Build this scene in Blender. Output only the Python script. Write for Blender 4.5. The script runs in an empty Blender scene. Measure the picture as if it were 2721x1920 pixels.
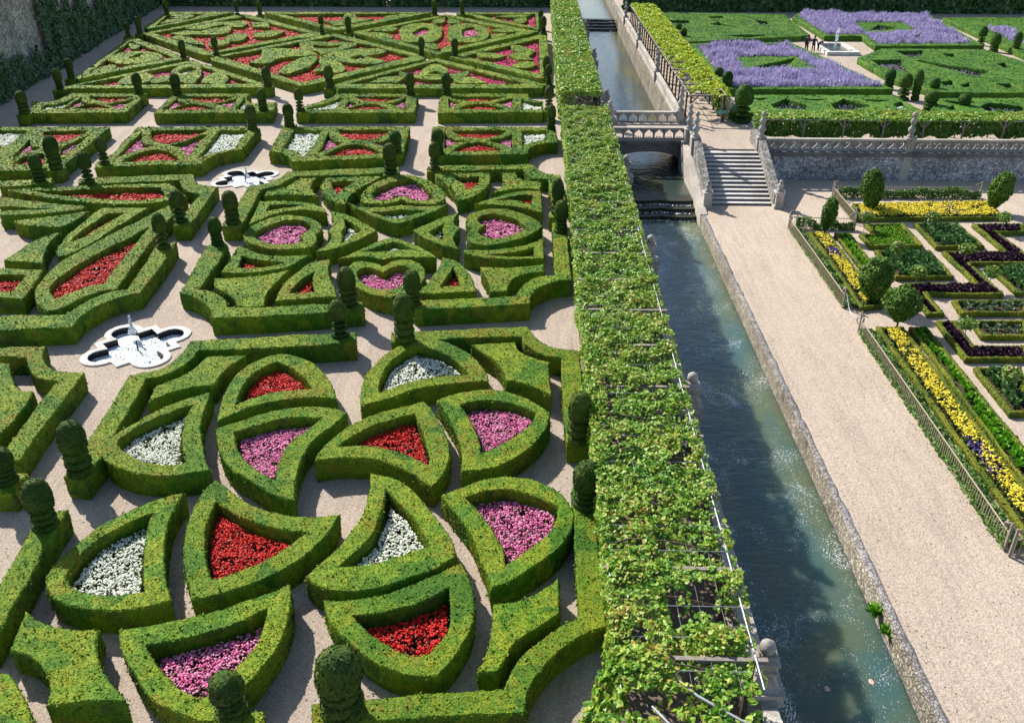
import bpy, math, random, json
import numpy as np
from mathutils import Vector, Matrix
from mathutils.geometry import delaunay_2d_cdt
R=math.radians
rng=np.random.default_rng(7)
random.seed(7)
sc=bpy.context.scene
col=sc.collection
HEDGES=json.loads(r'''[["near","fish-tail box hedge left of centre, pointed toward the square basin","-10.75,21.76* -11.53,21.38 -12.16,20.80 -12.67,20.13 -12.98,19.30 -13.20,18.63 -13.24,18.00 -13.16,17.70 -12.72,17.19 -12.16,16.89 -11.55,16.74 -10.96,16.70 -10.37,16.77 -9.82,16.93 -9.48,17.13* -9.87,17.80 -10.21,18.53 -10.51,19.43 -10.73,20.33 -10.77,21.14",[["-11.29,20.75* -11.73,20.45 -12.17,19.93 -12.53,19.31 -12.68,18.65 -12.71,18.02* -12.53,17.72 -12.13,17.47 -11.72,17.30 -11.27,17.23 -10.80,17.30 -10.33,17.43* -10.60,18.02 -10.88,18.76 -11.15,19.62 -11.33,20.38","w","white flowers enclosed by the fish-tail box hedge left of centre, pointed toward the square basin"]]],
["near","curved triangle of box hedge left of the round gravel centre","-9.99,22.36* -10.15,21.97 -10.23,21.36 -10.19,20.70 -10.08,20.01 -9.91,19.29 -9.68,18.60 -9.37,17.94 -9.11,17.49 -8.92,17.19* -8.41,17.34 -7.85,17.64 -7.26,18.00 -6.75,18.44 -6.36,18.94 -6.03,19.59 -5.84,20.13 -5.73,20.81* -6.19,20.73 -6.77,20.67 -7.43,20.77 -8.08,20.98 -8.68,21.33 -9.29,21.80 -9.75,22.21",[["-9.65,21.37* -9.62,20.79 -9.55,20.16 -9.36,19.43 -9.10,18.74 -8.89,18.31 -8.70,17.96* -8.26,18.15 -7.76,18.47 -7.35,18.79 -6.99,19.24 -6.74,19.64 -6.52,20.01* -6.96,20.00 -7.54,20.15 -8.14,20.37 -8.72,20.67 -9.19,21.02","r","red flowers enclosed by the curved triangle of box hedge left of the round gravel centre"]]],
["near","leaf-shaped box hedge partly hidden by the smaller near topiary","-10.44,16.09* -10.04,16.16 -9.51,16.28 -8.99,16.48 -8.43,16.68 -7.89,16.97 -7.34,17.26 -6.92,17.49 -6.49,17.82* -6.35,17.40 -6.24,16.96 -6.19,16.43 -6.22,15.97 -6.29,15.52 -6.42,15.09 -6.58,14.62 -6.75,14.22 -6.89,13.74 -7.05,13.37* -7.46,13.36 -7.98,13.55 -8.53,13.82 -9.04,14.22 -9.55,14.76 -10.04,15.38",[["-9.52,15.58* -8.92,15.74 -8.34,15.93 -7.74,16.23 -7.21,16.56 -6.83,16.89* -6.77,16.36 -6.79,15.90 -6.87,15.50 -7.02,15.12 -7.19,14.70 -7.35,14.29 -7.59,14.06* -7.91,14.16 -8.31,14.37 -8.72,14.70 -9.06,15.01","p","pink flowers enclosed by the leaf-shaped box hedge partly hidden by the smaller near topiary"]]],
["near","fish-tail box hedge joined to the border beside the left topiary","-11.91,27.69* -12.30,27.49 -12.76,27.11 -13.17,26.70 -13.53,26.22 -13.85,25.68 -14.12,25.23 -14.30,24.79 -14.40,24.30 -14.25,23.76 -13.89,23.31 -13.39,22.94 -12.84,22.70 -12.26,22.56 -11.65,22.52 -11.05,22.63 -10.61,22.76 -10.34,22.86* -10.72,23.53 -11.06,24.25 -11.33,24.95 -11.60,25.74 -11.75,26.50 -11.84,27.21",[["-12.29,26.84* -12.72,26.51 -13.10,26.08 -13.47,25.65 -13.77,25.17 -13.96,24.66 -13.97,24.31* -13.62,23.94 -13.22,23.62 -12.76,23.34 -12.33,23.22 -11.88,23.14 -11.55,23.18 -11.27,23.28* -11.58,23.90 -11.87,24.58 -12.09,25.28 -12.28,26.10","w","white flowers enclosed by the fish-tail box hedge joined to the border beside the left topiary"]]],
["near","arched box hedge behind the basin-side border, dome pointing away","-10.12,30.82* -10.51,30.57 -10.96,30.17 -11.28,29.56 -11.42,28.66 -11.41,27.81 -11.30,26.91 -11.16,26.29 -11.01,25.80* -10.66,26.19 -10.20,26.63 -9.63,27.00 -8.98,27.26 -8.30,27.42 -7.70,27.44 -7.19,27.41* -7.37,28.00 -7.66,28.68 -8.08,29.38 -8.58,30.01 -9.09,30.42 -9.62,30.69",[["-10.06,30.15* -10.43,29.77 -10.72,29.17 -10.86,28.42 -10.85,27.66 -10.75,26.85* -10.45,27.18 -10.03,27.51 -9.50,27.78 -8.94,27.96 -8.52,28.01 -8.15,28.01* -8.56,28.74 -8.99,29.26 -9.47,29.75","r","red flowers enclosed by the arched box hedge behind the basin-side border, dome pointing away"]]],
["near","curved box hedge with a broken gap in its left side","-10.92,25.29* -10.59,25.59 -10.09,25.94 -9.57,26.30 -8.95,26.62 -8.25,26.84 -7.62,26.84 -7.05,26.72 -6.57,26.42* -6.86,25.81 -7.16,25.28 -7.37,24.78 -7.50,24.16 -7.55,23.56 -7.53,22.92 -7.44,22.24 -7.25,21.43* -7.64,21.53 -8.15,21.81 -8.66,22.21 -9.22,22.62 -9.73,23.04 -10.09,23.49 -10.43,24.07 -10.71,24.69",[["-10.23,25.13* -9.80,25.39 -9.36,25.70 -8.85,25.94 -8.28,26.10 -7.88,26.15 -7.44,26.13* -7.71,25.60 -7.92,25.12 -8.12,24.62 -8.24,24.00 -8.24,23.41 -8.20,22.90 -8.09,22.44* -8.45,22.64 -8.83,22.94 -9.24,23.31 -9.60,23.76 -9.90,24.29","p","pink flowers enclosed by the curved box hedge with a broken gap in its left side"]]],
["near","wing-shaped box hedge just beyond the round gravel centre","-3.94,27.30* -4.51,27.02 -5.04,26.72 -5.59,26.31 -6.09,25.92 -6.51,25.40 -6.80,24.83 -7.01,24.25 -7.10,23.69 -7.12,23.48* -6.69,23.61 -6.18,23.70 -5.65,23.70 -5.11,23.63 -4.63,23.43 -4.13,23.12 -3.67,22.73 -3.40,22.46 -3.16,22.22* -2.97,22.53 -2.81,22.99 -2.72,23.52 -2.74,24.12 -2.88,24.87 -3.15,25.72 -3.49,26.48 -3.73,26.97",[["-4.17,26.49* -4.64,26.27 -5.11,25.91 -5.58,25.59 -6.02,25.11 -6.31,24.71 -6.51,24.36* -6.04,24.43 -5.53,24.40 -5.01,24.29 -4.56,24.13 -4.10,23.90 -3.71,23.61 -3.38,23.38* -3.37,23.86 -3.48,24.41 -3.66,25.05 -3.89,25.70 -4.06,26.18","r","red flowers enclosed by the wing-shaped box hedge just beyond the round gravel centre"]]],
["near","rounded box hedge triangle facing the tall topiary by the pergola","-3.48,27.42* -3.00,27.83 -2.27,28.16 -1.57,28.27 -0.87,28.07 -0.23,27.66 0.27,27.14 0.61,26.69* 0.57,26.02 0.39,25.37 0.04,24.69 -0.41,24.08 -0.95,23.53 -1.49,23.23 -2.26,23.03* -2.31,23.85 -2.47,24.84 -2.81,25.89 -3.14,26.68",[["-2.64,27.12* -2.03,27.43 -1.35,27.49 -0.66,27.24 -0.16,26.90 0.17,26.66* -0.03,26.00 -0.43,25.35 -0.88,24.81 -1.33,24.40 -1.72,24.14* -1.81,24.89 -2.04,25.73 -2.34,26.50","p","pink flowers enclosed by the rounded box hedge triangle facing the tall topiary by the pergola"]]],
["near","box hedge triangle touching the long border beside the pergola","-2.80,21.84* -2.19,22.26 -1.45,22.67 -0.68,22.84 0.02,22.71 0.64,22.28 1.04,21.74 1.28,21.04* 1.23,20.47 1.03,19.92 0.74,19.38 0.26,18.81 -0.21,18.36 -0.67,18.01 -1.07,17.77* -1.22,18.52 -1.47,19.22 -1.73,19.95 -2.06,20.60 -2.45,21.28",[["-2.04,21.77* -1.41,22.04 -0.73,22.14 -0.05,21.95 0.48,21.60 0.81,21.37* 0.76,20.79 0.61,20.34 0.26,19.79 -0.09,19.36 -0.43,18.99 -0.69,18.74* -0.78,19.34 -1.02,19.97 -1.34,20.62 -1.70,21.24","p","pink flowers enclosed by the box hedge triangle touching the long border beside the pergola"]]],
["near","sail-shaped box hedge right of the round gravel centre","-5.16,22.89* -4.50,22.67 -3.87,22.22 -3.21,21.35 -2.65,20.42 -2.25,19.64 -2.08,19.08* -2.53,18.61 -3.11,18.24 -3.79,17.87 -4.47,17.67 -5.06,17.58 -5.68,17.69 -6.14,18.11* -5.80,18.79 -5.43,19.45 -5.14,20.35 -5.02,21.19 -5.05,22.08",[["-4.54,22.03* -4.04,21.44 -3.55,20.81 -3.17,20.10 -2.87,19.48* -3.47,19.13 -4.05,18.84 -4.64,18.64 -5.34,18.53* -4.98,19.09 -4.65,19.77 -4.52,20.57 -4.47,21.32","w","white flowers enclosed by the sail-shaped box hedge right of the round gravel centre"]]],
["near","shield-shaped box hedge right behind the largest near topiary","-1.93,18.80* -1.62,18.03 -1.47,17.16 -1.48,16.43 -1.66,15.81 -1.88,15.31 -2.21,14.78* -2.65,14.79 -3.16,14.91 -3.78,15.21 -4.38,15.70 -4.86,16.16 -5.21,16.69 -5.44,17.24* -4.88,17.26 -4.21,17.42 -3.56,17.70 -2.90,18.10 -2.37,18.47",[["-4.58,16.72* -3.97,16.79 -3.32,17.02 -2.81,17.27 -2.42,17.57 -2.17,17.84* -2.09,17.14 -2.07,16.41 -2.25,15.88 -2.50,15.46* -2.92,15.46 -3.33,15.64 -3.76,15.93 -4.15,16.26","r","red flowers enclosed by the shield-shaped box hedge right behind the largest near topiary"]]],
["near","large dome-shaped box hedge running up to a topiary at its tip","-4.79,32.04* -5.30,31.74 -5.71,31.22 -6.06,30.50 -6.30,29.63 -6.42,28.89 -6.39,28.18 -6.31,27.49 -6.17,26.90* -5.78,27.21 -5.28,27.52 -4.81,27.85 -4.26,28.20 -3.62,28.49 -2.91,28.67 -2.23,28.78 -1.69,28.84* -1.78,29.43 -2.07,30.09 -2.45,30.87 -2.92,31.35 -3.48,31.84 -3.94,32.11 -4.39,32.14",[["-4.66,31.53* -5.06,31.24 -5.41,30.69 -5.65,29.99 -5.78,29.23 -5.79,28.51 -5.73,27.89* -5.34,28.21 -4.87,28.57 -4.34,28.87 -3.76,29.13 -3.08,29.28 -2.43,29.33* -2.72,29.90 -3.10,30.49 -3.57,30.97 -4.13,31.36","w","white flowers inside the large dome-shaped box hedge running up to a topiary at its tip"]]],
["near","solid corner block of box with concave sides near the pergola bay","-2.56,31.70* -1.68,31.87 -0.78,32.01* -0.62,31.43 -0.34,31.00 0.07,30.66 0.61,30.40* 0.63,28.99 0.65,27.87* 0.27,28.23 -0.18,28.53 -0.63,28.77 -1.01,28.82* -1.18,29.73 -1.55,30.54 -2.06,31.17",[]],
["near","solid box block with a curved foot beside the near curved border","0.77,18.24* 0.50,17.93 0.13,17.62 -0.29,17.38 -0.66,17.29 -0.99,17.22* -0.97,16.65 -0.98,16.11 -1.07,15.48 -1.25,14.99* -1.00,14.97 -0.73,15.03* -0.63,15.33 -0.43,15.78 -0.22,16.07 0.13,16.41 0.49,16.69 0.76,16.94* 0.77,17.58",[]],
["near","solid box block with hollow sides at the lower left corner","-13.10,16.67* -12.74,16.40 -12.27,16.20 -11.69,16.08 -10.95,16.08* -10.87,15.71 -10.71,15.36 -10.37,14.88 -10.00,14.47 -9.64,14.16 -9.35,13.90* -9.92,13.86 -10.44,13.81 -10.85,13.75 -11.16,13.72* -11.26,14.07 -11.44,14.43 -11.71,14.75 -12.08,15.03 -12.50,15.24 -12.86,15.33* -13.00,15.97",[]],
["near","solid box block behind the curved border below the large basin","-12.94,30.45* -12.22,30.54 -11.44,30.58* -11.63,30.10 -11.86,29.54 -11.96,28.99 -11.95,28.55 -11.99,28.25* -12.44,28.15 -12.87,28.01 -13.33,27.71 -13.63,27.37 -13.94,26.95* -14.05,27.56 -14.11,28.16* -13.78,28.46 -13.41,28.91 -13.19,29.32 -13.08,29.78 -13.02,30.16",[]],
["near","kinked box border curving round the large quatrefoil basin","-14.87,22.43* -15.02,24.35* -15.14,25.72* -15.24,27.20* -15.43,28.88* -15.12,29.04 -14.74,29.23 -14.44,29.51 -14.19,29.94 -14.07,30.51 -14.05,31.10 -14.09,31.75* -12.21,32.04* -9.41,32.43* -7.44,32.69* -7.26,31.81* -9.18,31.45* -10.92,31.21* -13.46,30.97* -13.47,30.53 -13.54,30.05 -13.71,29.49 -13.93,29.12 -14.26,28.80 -14.70,28.65* -14.53,27.46* -14.44,26.50* -14.35,25.29* -14.11,23.65* -14.13,22.30*",[]],
["near","straight box border with topiary at the left frame edge","-14.59,19.80* -14.60,20.37* -14.25,20.70* -13.94,20.75* -13.84,19.20* -13.60,17.69* -13.49,16.52* -13.39,15.44* -14.08,15.83* -14.40,18.22*",[]],
["near","box border with a curved bay, ending under the pergola topiary","-5.95,32.64* -4.91,32.93* -3.46,33.07* -2.03,33.25* -0.30,33.39* -0.01,32.65 0.41,31.97 0.96,31.54 1.82,31.38* 1.83,29.95* 1.85,28.02* 1.90,24.84* 1.16,24.79* 1.11,26.26* 1.08,28.62* 1.12,30.72* 0.54,30.91 -0.00,31.44 -0.39,32.03 -0.52,32.54* -2.62,32.34* -4.08,32.07* -4.85,31.93* -5.84,31.87*",[]],
["near","long box border beside the pergola curving in at its near end","1.25,22.29* 1.91,22.31* 1.92,20.65* 1.91,19.12* 1.94,17.94* 1.97,16.52* 1.60,16.36 1.19,16.08 0.83,15.76 0.48,15.36 0.18,14.87 -0.02,14.40 -0.08,13.80* -1.93,13.68* -4.87,13.34* -5.01,13.96* -3.21,14.21* -1.99,14.35* -0.58,14.51* -0.33,15.23 -0.04,15.68 0.31,16.06 0.67,16.42 1.03,16.67 1.28,16.86* 1.27,19.10* 1.28,20.69* 1.26,21.71*",[]],
["near","cropped curve of box hedge in the bottom left corner","-12.47,14.59* -12.01,14.16 -11.42,13.53 -10.94,12.84* -12.07,12.81* -13.29,14.68*",[]],
["near","cropped box block under the smaller near topiary","-7.27,13.60* -6.09,13.72* -5.78,12.98* -7.05,12.95*",[]],
["heart","heart-shaped box hedge with its notch toward the viewer, farthest heart","-8.43,54.47 -9.32,53.83 -9.98,52.76 -10.30,51.46 -10.34,50.21 -10.01,49.29 -9.25,48.86 -8.42,49.04 -7.85,49.69* -7.14,49.10 -6.33,48.79 -5.68,49.07 -5.36,50.21 -5.67,51.58 -6.34,52.86 -7.30,54.04 -7.91,54.45",[["-7.82,53.72* -8.68,53.24 -9.27,52.34 -9.72,51.19 -9.73,50.50 -9.33,49.62 -8.67,49.59 -8.21,50.00 -7.92,50.41* -7.41,49.89 -6.77,49.59 -6.22,49.71 -6.10,50.38 -6.49,51.70 -7.18,52.99","p","pink flowers enclosed by the heart-shaped box hedge with its notch toward the viewer, farthest heart"]]],
["heart","lip-shaped box hedge between the farthest heart and the cross centre","-10.90,49.00* -10.21,48.50 -9.49,48.27 -8.66,48.37 -7.74,48.75* -6.81,48.47 -5.88,48.50 -5.06,48.83* -5.57,48.00 -6.30,47.00 -7.01,46.14 -7.56,45.71* -8.24,46.23 -9.11,47.04 -10.03,48.00",[["-9.42,47.64* -8.79,47.61 -8.07,47.81 -7.64,48.07* -7.06,47.83 -6.20,47.93* -6.75,47.35 -7.19,46.85 -7.55,46.53* -8.15,46.70 -8.80,47.17","w","white flowers enclosed by the lip-shaped box hedge between the farthest heart and the cross centre"]]],
["heart","arrow-shaped box hedge between the left heart and the cross centre","-11.54,47.53* -10.89,47.23 -9.99,46.41 -9.18,45.50 -8.47,44.62* -9.01,43.62 -9.61,42.66 -10.36,41.82 -11.09,41.56* -10.78,42.42 -10.71,43.15 -10.77,44.00 -11.14,44.54* -10.98,45.22 -11.13,46.15",[["-10.61,46.40* -10.05,45.82 -9.60,45.15 -9.27,44.55* -9.62,43.93 -9.86,43.17 -10.09,42.75* -10.12,43.48 -10.33,44.34 -10.30,45.24","w","white flowers enclosed by the arrow-shaped box hedge between the left heart and the cross centre"]]],
["heart","arrow-shaped box hedge between the right heart and the cross centre","-6.54,44.67* -6.11,45.36 -5.55,46.18 -4.97,46.91 -4.32,47.54* -4.47,46.81 -4.47,45.86 -4.08,45.08* -4.25,44.29 -4.26,43.43 -4.04,42.61 -3.84,42.10* -4.64,42.59 -5.31,43.19 -5.93,43.81",[["-5.69,44.47* -5.35,45.04 -4.99,45.85* -4.98,44.94 -4.82,44.06 -4.84,43.42* -5.30,43.83","w","white flowers enclosed by the arrow-shaped box hedge between the right heart and the cross centre"]]],
["heart","lip-shaped box hedge between the nearest heart and the cross centre","-7.54,43.66* -8.15,43.11 -8.70,42.27 -9.21,41.36 -9.75,40.57* -9.11,40.78 -8.39,40.93 -7.78,40.82 -7.45,40.54* -7.06,40.89 -6.34,40.99 -5.58,40.88 -4.92,40.99* -5.39,41.76 -6.08,42.55 -6.85,43.15",[["-7.37,43.03* -7.90,42.50 -8.29,42.08 -8.78,41.63* -8.22,41.64 -7.42,41.80 -6.70,42.02 -5.97,41.94* -6.52,42.43 -6.95,42.77","w","white flowers enclosed by the lip-shaped box hedge between the nearest heart and the cross centre"]]],
["heart","heart-shaped box hedge pointing at the viewer between two topiaries","-7.35,39.70* -7.04,40.27 -6.57,40.56 -5.97,40.43 -5.45,39.75 -5.21,38.86 -5.24,37.91 -5.49,37.15 -5.89,36.57 -6.43,36.11* -7.06,36.29 -7.68,36.76 -8.28,37.48 -8.82,38.50 -9.04,39.47 -8.84,40.12 -8.36,40.32 -7.82,40.11",[["-7.24,38.98* -6.99,39.44 -6.60,39.72 -6.16,39.64 -5.88,39.11 -5.94,38.23 -6.20,37.37 -6.69,36.95* -7.32,37.09 -7.89,37.58 -8.37,38.33 -8.49,39.04 -8.29,39.49 -7.86,39.50","p","pink flowers enclosed by the heart-shaped box hedge pointing at the viewer between two topiaries"]]],
["heart","heart-shaped box hedge pointing left, nearest the basins","-15.48,43.81* -15.40,45.03 -14.91,46.16 -14.11,46.90 -13.09,46.78 -12.11,46.09 -11.56,45.14 -11.52,44.35 -11.63,43.98* -11.38,43.17 -11.55,42.23 -12.23,41.91 -13.18,41.78 -14.22,42.26 -14.96,42.96",[["-14.94,43.82* -14.70,44.82 -14.23,45.75 -13.44,46.20 -12.53,45.80 -12.13,45.12 -12.19,44.34 -12.41,43.78* -12.12,43.36 -12.22,42.83 -12.83,42.50 -13.62,42.58 -14.34,43.09","p","pink flowers enclosed by the heart-shaped box hedge pointing left, nearest the basins"]]],
["heart","heart-shaped box hedge pointing right toward the pergola","0.42,45.50* 0.04,46.58 -0.71,47.52 -1.73,48.23 -2.73,48.20 -3.53,47.56 -3.83,46.59 -3.71,45.65 -3.38,45.25* -3.56,44.42 -3.56,43.56 -3.22,42.94 -2.60,42.69 -1.85,42.92 -0.95,43.53 -0.10,44.41",[["-0.43,45.40* -0.93,46.43 -1.60,47.13 -2.36,47.47 -3.00,47.09 -3.17,46.37 -2.93,45.79 -2.68,45.57* -2.97,45.11 -3.01,44.55 -2.83,44.07 -2.50,43.80 -1.96,43.71 -1.27,44.16 -0.78,44.72","p","pink flowers enclosed by the heart-shaped box hedge pointing right toward the pergola"]]],
["heart","curved box hedge triangle left of the farthest heart","-13.14,53.66* -12.02,53.91 -10.85,54.09 -9.65,54.22* -10.09,52.91 -10.64,51.87 -11.00,50.46 -10.95,48.61* -11.72,49.24 -12.49,50.42 -13.09,51.95",[["-12.63,52.98* -11.97,53.15 -11.28,53.17* -11.50,52.14 -11.72,51.42 -11.78,50.58* -12.21,51.40 -12.52,52.25","r","red flowers enclosed by the curved box hedge triangle left of the farthest heart"]]],
["heart","curved box hedge triangle right of the farthest heart","-6.44,54.68* -5.33,54.87 -4.21,54.99 -2.95,55.09* -2.87,53.55 -3.02,52.09 -3.40,50.95 -3.87,50.12 -4.53,49.57* -4.83,51.19 -5.41,52.60 -5.96,53.62",[["-5.30,54.00* -4.52,54.11 -3.53,54.23* -3.53,53.09 -3.75,52.21 -4.15,51.49* -4.41,52.62 -4.83,53.35","r","red flowers enclosed by the curved box hedge triangle right of the farthest heart"]]],
["heart","solid concave box block in the heart garden corner by two topiaries","-2.10,55.11* -1.31,55.23* -1.10,54.21 -0.53,53.62 0.27,53.34* 0.26,51.81* -0.60,52.07 -1.49,51.84 -2.19,51.48 -2.61,50.97* -2.30,51.82 -2.05,52.40* -2.05,53.58",[]],
["heart","wedge of box hedge behind the heart nearest the pergola","0.33,51.56* -0.60,51.53 -1.47,51.14 -2.41,50.30 -3.14,49.48 -3.48,48.95* -2.52,48.97 -1.40,48.75 -0.38,48.27 0.36,47.79*",[["-0.15,50.77* -0.76,50.75 -1.45,50.40 -2.21,49.90 -2.38,49.68* -1.61,49.78 -0.91,49.59 -0.22,49.04*","r","red flowers enclosed by the wedge of box hedge behind the heart nearest the pergola"]]],
["heart","wedge of box hedge in front of the heart nearest the pergola","0.42,43.78* -0.32,42.92 -1.07,42.38 -2.11,42.01 -3.60,41.91* -3.58,41.57* -2.88,41.14 -2.13,40.88 -1.03,40.81 0.43,40.95*",[["-0.05,42.51* -0.76,41.89 -1.50,41.57 -2.38,41.35* -1.48,41.18 -0.74,41.15 -0.05,41.26*","r","red flowers inside the wedge of box hedge in front of the heart nearest the pergola"]]],
["heart","solid concave box block inside the curved bay of the heart garden","0.45,40.29* -0.43,39.99 -1.43,39.77 -2.65,39.74* -2.39,38.85 -2.13,37.99 -2.02,36.92* -1.27,37.02* -1.19,37.85 -0.97,38.54 -0.42,39.08 0.45,39.37*",[]],
["heart","triangular box hedge right of the nearest heart","-4.60,40.96* -4.02,40.63 -3.52,39.90 -3.09,38.83 -2.81,37.80 -2.68,36.90* -3.62,36.79 -4.42,36.69 -5.36,36.61* -5.06,37.57 -4.83,38.61 -4.66,39.68",[["-3.98,39.80* -3.65,38.82 -3.44,37.53* -3.95,37.47 -4.43,37.39* -4.18,38.45 -4.03,39.16","r","red flowers enclosed by the triangular box hedge right of the nearest heart"]]],
["heart","triangular box hedge left of the nearest heart","-10.15,40.50* -10.81,40.16 -11.24,39.50 -11.55,38.42 -11.69,37.06 -11.62,35.69* -10.52,35.88 -9.56,36.07 -8.95,36.16* -9.24,37.12 -9.66,38.12 -9.96,39.17",[["-10.60,39.07* -10.90,38.35 -11.09,37.40 -11.18,36.50* -10.62,36.56 -10.04,36.69* -10.30,37.43 -10.50,38.27","r","red flowers enclosed by the triangular box hedge left of the nearest heart"]]],
["heart","swallow-shaped box hedge in front of the left heart","-15.21,42.23* -14.40,41.55 -13.49,40.98 -12.36,40.92 -11.29,41.08* -11.76,39.98 -12.32,39.32 -13.26,38.85 -14.30,38.73 -15.06,38.89* -15.09,39.89 -15.15,41.03",[["-14.71,40.95* -13.95,40.49 -13.07,40.23 -12.31,40.16* -12.77,39.68 -13.34,39.39 -14.45,39.36* -14.53,40.09","r","red flowers enclosed by the swallow-shaped box hedge in front of the left heart"]]],
["heart","solid axe-shaped box block beside the border near the large basin","-11.87,39.25* -12.53,38.78 -13.47,38.31 -15.16,38.09* -14.85,37.25 -14.17,36.53 -13.60,35.98 -13.12,35.07* -12.54,35.08 -11.98,35.22* -12.18,36.18 -12.15,37.32 -12.00,38.35",[]],
["heart","swallow-shaped box hedge behind the left heart","-16.07,49.17* -14.91,49.33 -13.55,49.11 -12.38,48.49 -11.77,47.38* -12.81,47.72 -13.78,47.57 -14.70,46.93 -15.21,46.08 -15.62,45.37*",[["-15.34,48.54* -14.57,48.69 -13.33,48.52* -13.86,48.25 -14.54,47.92 -15.25,47.40*","r","red flowers enclosed by the swallow-shaped box hedge behind the left heart"]]],
["heart","solid concave box block beside the smaller basin border","-14.82,53.47* -13.74,53.64* -13.82,52.66 -13.68,51.85 -13.27,50.81 -12.82,50.05* -13.81,50.28 -14.99,50.37 -16.07,50.17* -16.18,51.12* -15.45,51.53 -15.07,52.35",[]],
["heart","box border curving round the near side of the smaller basin","-16.99,45.03* -17.07,45.33* -17.21,48.36* -17.57,52.23* -16.87,52.33 -16.34,53.09 -16.02,54.01 -15.89,54.95* -12.70,55.61* -8.92,56.27* -8.74,54.99* -12.47,54.48* -15.14,54.03* -15.42,53.11 -15.87,52.19 -16.63,51.33* -16.22,47.88* -15.98,45.47* -15.93,45.06*",[]],
["heart","box border with a round bay at the far pergola end of the hearts","-7.07,56.24* -6.21,56.57* -3.03,56.81* -0.24,57.08* 0.12,55.92 0.74,55.05 1.52,54.69* 1.63,51.75* 1.70,49.71* 0.94,49.69* 0.88,51.72* 0.77,53.90* -0.04,54.16 -0.57,55.01 -0.81,56.05* -2.98,55.78* -6.11,55.51* -6.97,55.28*",[]],
["heart","box border with a round bay at the near pergola end of the hearts","0.93,46.01* 1.70,46.04* 1.68,42.16* 1.71,38.30* 1.11,38.15 0.56,37.76 0.05,37.14 -0.17,36.41 -0.18,35.70* -2.84,35.28* -5.22,34.96* -5.46,35.33* -5.46,35.87* -5.21,35.92* -2.91,36.20* -0.78,36.47* -0.67,37.36 -0.27,38.21 0.21,38.70 0.95,38.91* 0.95,42.14*",[]],
["heart","box border of the hearts curving away from the large basin","-16.87,42.19* -16.05,42.72* -15.71,42.12* -15.41,36.77* -14.82,36.62 -14.16,36.05 -13.73,35.36 -13.58,34.87* -11.23,35.12* -7.62,35.65* -7.49,34.95* -8.96,34.58* -11.61,34.10* -13.92,33.83* -14.18,34.59 -14.72,35.33 -15.43,36.01 -16.20,36.44* -16.26,37.04*",[]],
["left","big leaf-shaped box hedge beside the path to the large basin","-21.07,48.38* -20.19,46.53* -20.10,44.22 -19.82,41.50 -19.49,38.85 -19.21,36.66* -19.80,36.45 -20.29,35.88 -20.60,35.09 -20.91,34.62 -21.27,34.42 -21.68,34.60* -22.41,35.58 -23.00,36.69 -23.26,38.04 -23.33,39.66 -23.08,41.51 -22.62,43.07 -21.97,45.30 -21.49,47.23",[["-20.91,44.88* -21.38,42.89 -21.98,41.24 -22.32,39.69 -22.50,38.23 -22.50,37.20 -22.28,36.54 -21.94,36.07 -21.44,35.53* -21.21,36.25 -20.77,36.92 -20.06,37.35* -20.27,38.65 -20.47,40.69 -20.68,42.70","r","red flowers enclosed by the big leaf-shaped box hedge beside the path to the large basin"]]],
["left","box border of the left garden curving round behind the large basin","-19.41,41.81* -18.61,42.65* -18.40,41.34* -18.14,38.71* -18.00,36.37* -18.49,36.08 -18.96,35.60 -19.32,34.89 -19.54,34.07 -19.53,33.35 -19.49,32.86* -20.61,32.69* -22.05,32.57* -23.59,32.40* -24.34,33.72* -22.74,33.86* -20.36,34.03* -20.16,34.72 -19.92,35.65 -19.42,36.35 -18.67,36.68*",[]],
["left","narrow blade of box hedge behind the big leaf","-24.71,47.64* -23.39,47.75 -22.13,47.89* -22.35,46.23 -22.65,44.60 -22.90,42.64 -23.32,41.20 -23.74,40.50* -24.25,41.37 -24.63,43.01 -24.74,44.77 -24.80,46.53",[["-23.99,46.86* -23.09,47.01* -23.30,45.73 -23.58,44.35 -23.78,43.04 -24.12,42.56* -24.23,43.67 -24.20,45.01","r","red flowers enclosed by the narrow blade of box hedge behind the big leaf"]]],
["left","solid boat-shaped box block at the left","-28.73,45.58* -27.67,46.08 -26.51,46.60 -25.57,47.12 -25.25,47.25* -25.30,46.15 -25.43,45.21 -25.70,44.74* -26.58,44.72 -27.65,44.92 -28.31,45.24",[]],
["left","solid blade of box at the left frame edge","-25.33,43.97* -25.87,43.30 -26.12,42.24 -26.23,41.12 -26.28,39.95* -25.65,39.88 -24.89,39.84 -24.13,39.64* -24.56,40.58 -25.05,41.96 -25.25,42.99",[]],
["left","V-shaped box hedge opening to the left frame edge","-31.64,49.57* -30.97,49.36* -28.91,48.73 -27.22,48.32 -25.85,47.98* -25.78,47.48* -26.96,47.02 -28.19,46.56 -29.41,46.42* -29.92,46.40* -30.28,47.07* -29.80,47.15* -28.62,47.40 -27.49,47.65* -28.78,47.72 -30.14,47.80* -30.67,47.78*",[]],
["left","long flat leaf of box hedge in front of the far left border","-31.84,50.81* -30.17,51.23 -27.99,51.61 -25.78,51.97 -23.53,52.29 -22.49,52.27* -21.62,51.17* -20.69,50.00* -21.39,49.28 -22.48,48.61 -23.87,48.35 -25.44,48.53 -27.13,48.94 -28.94,49.53 -30.56,50.15",[["-30.34,50.64* -28.42,50.86 -26.25,51.24 -24.39,51.46 -22.80,51.51* -21.79,49.97* -22.40,49.37 -23.43,49.11 -24.58,49.14 -26.20,49.38 -27.94,49.84","r","red flowers inside long flat leaf of box hedge in front of far left border"]]],
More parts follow.
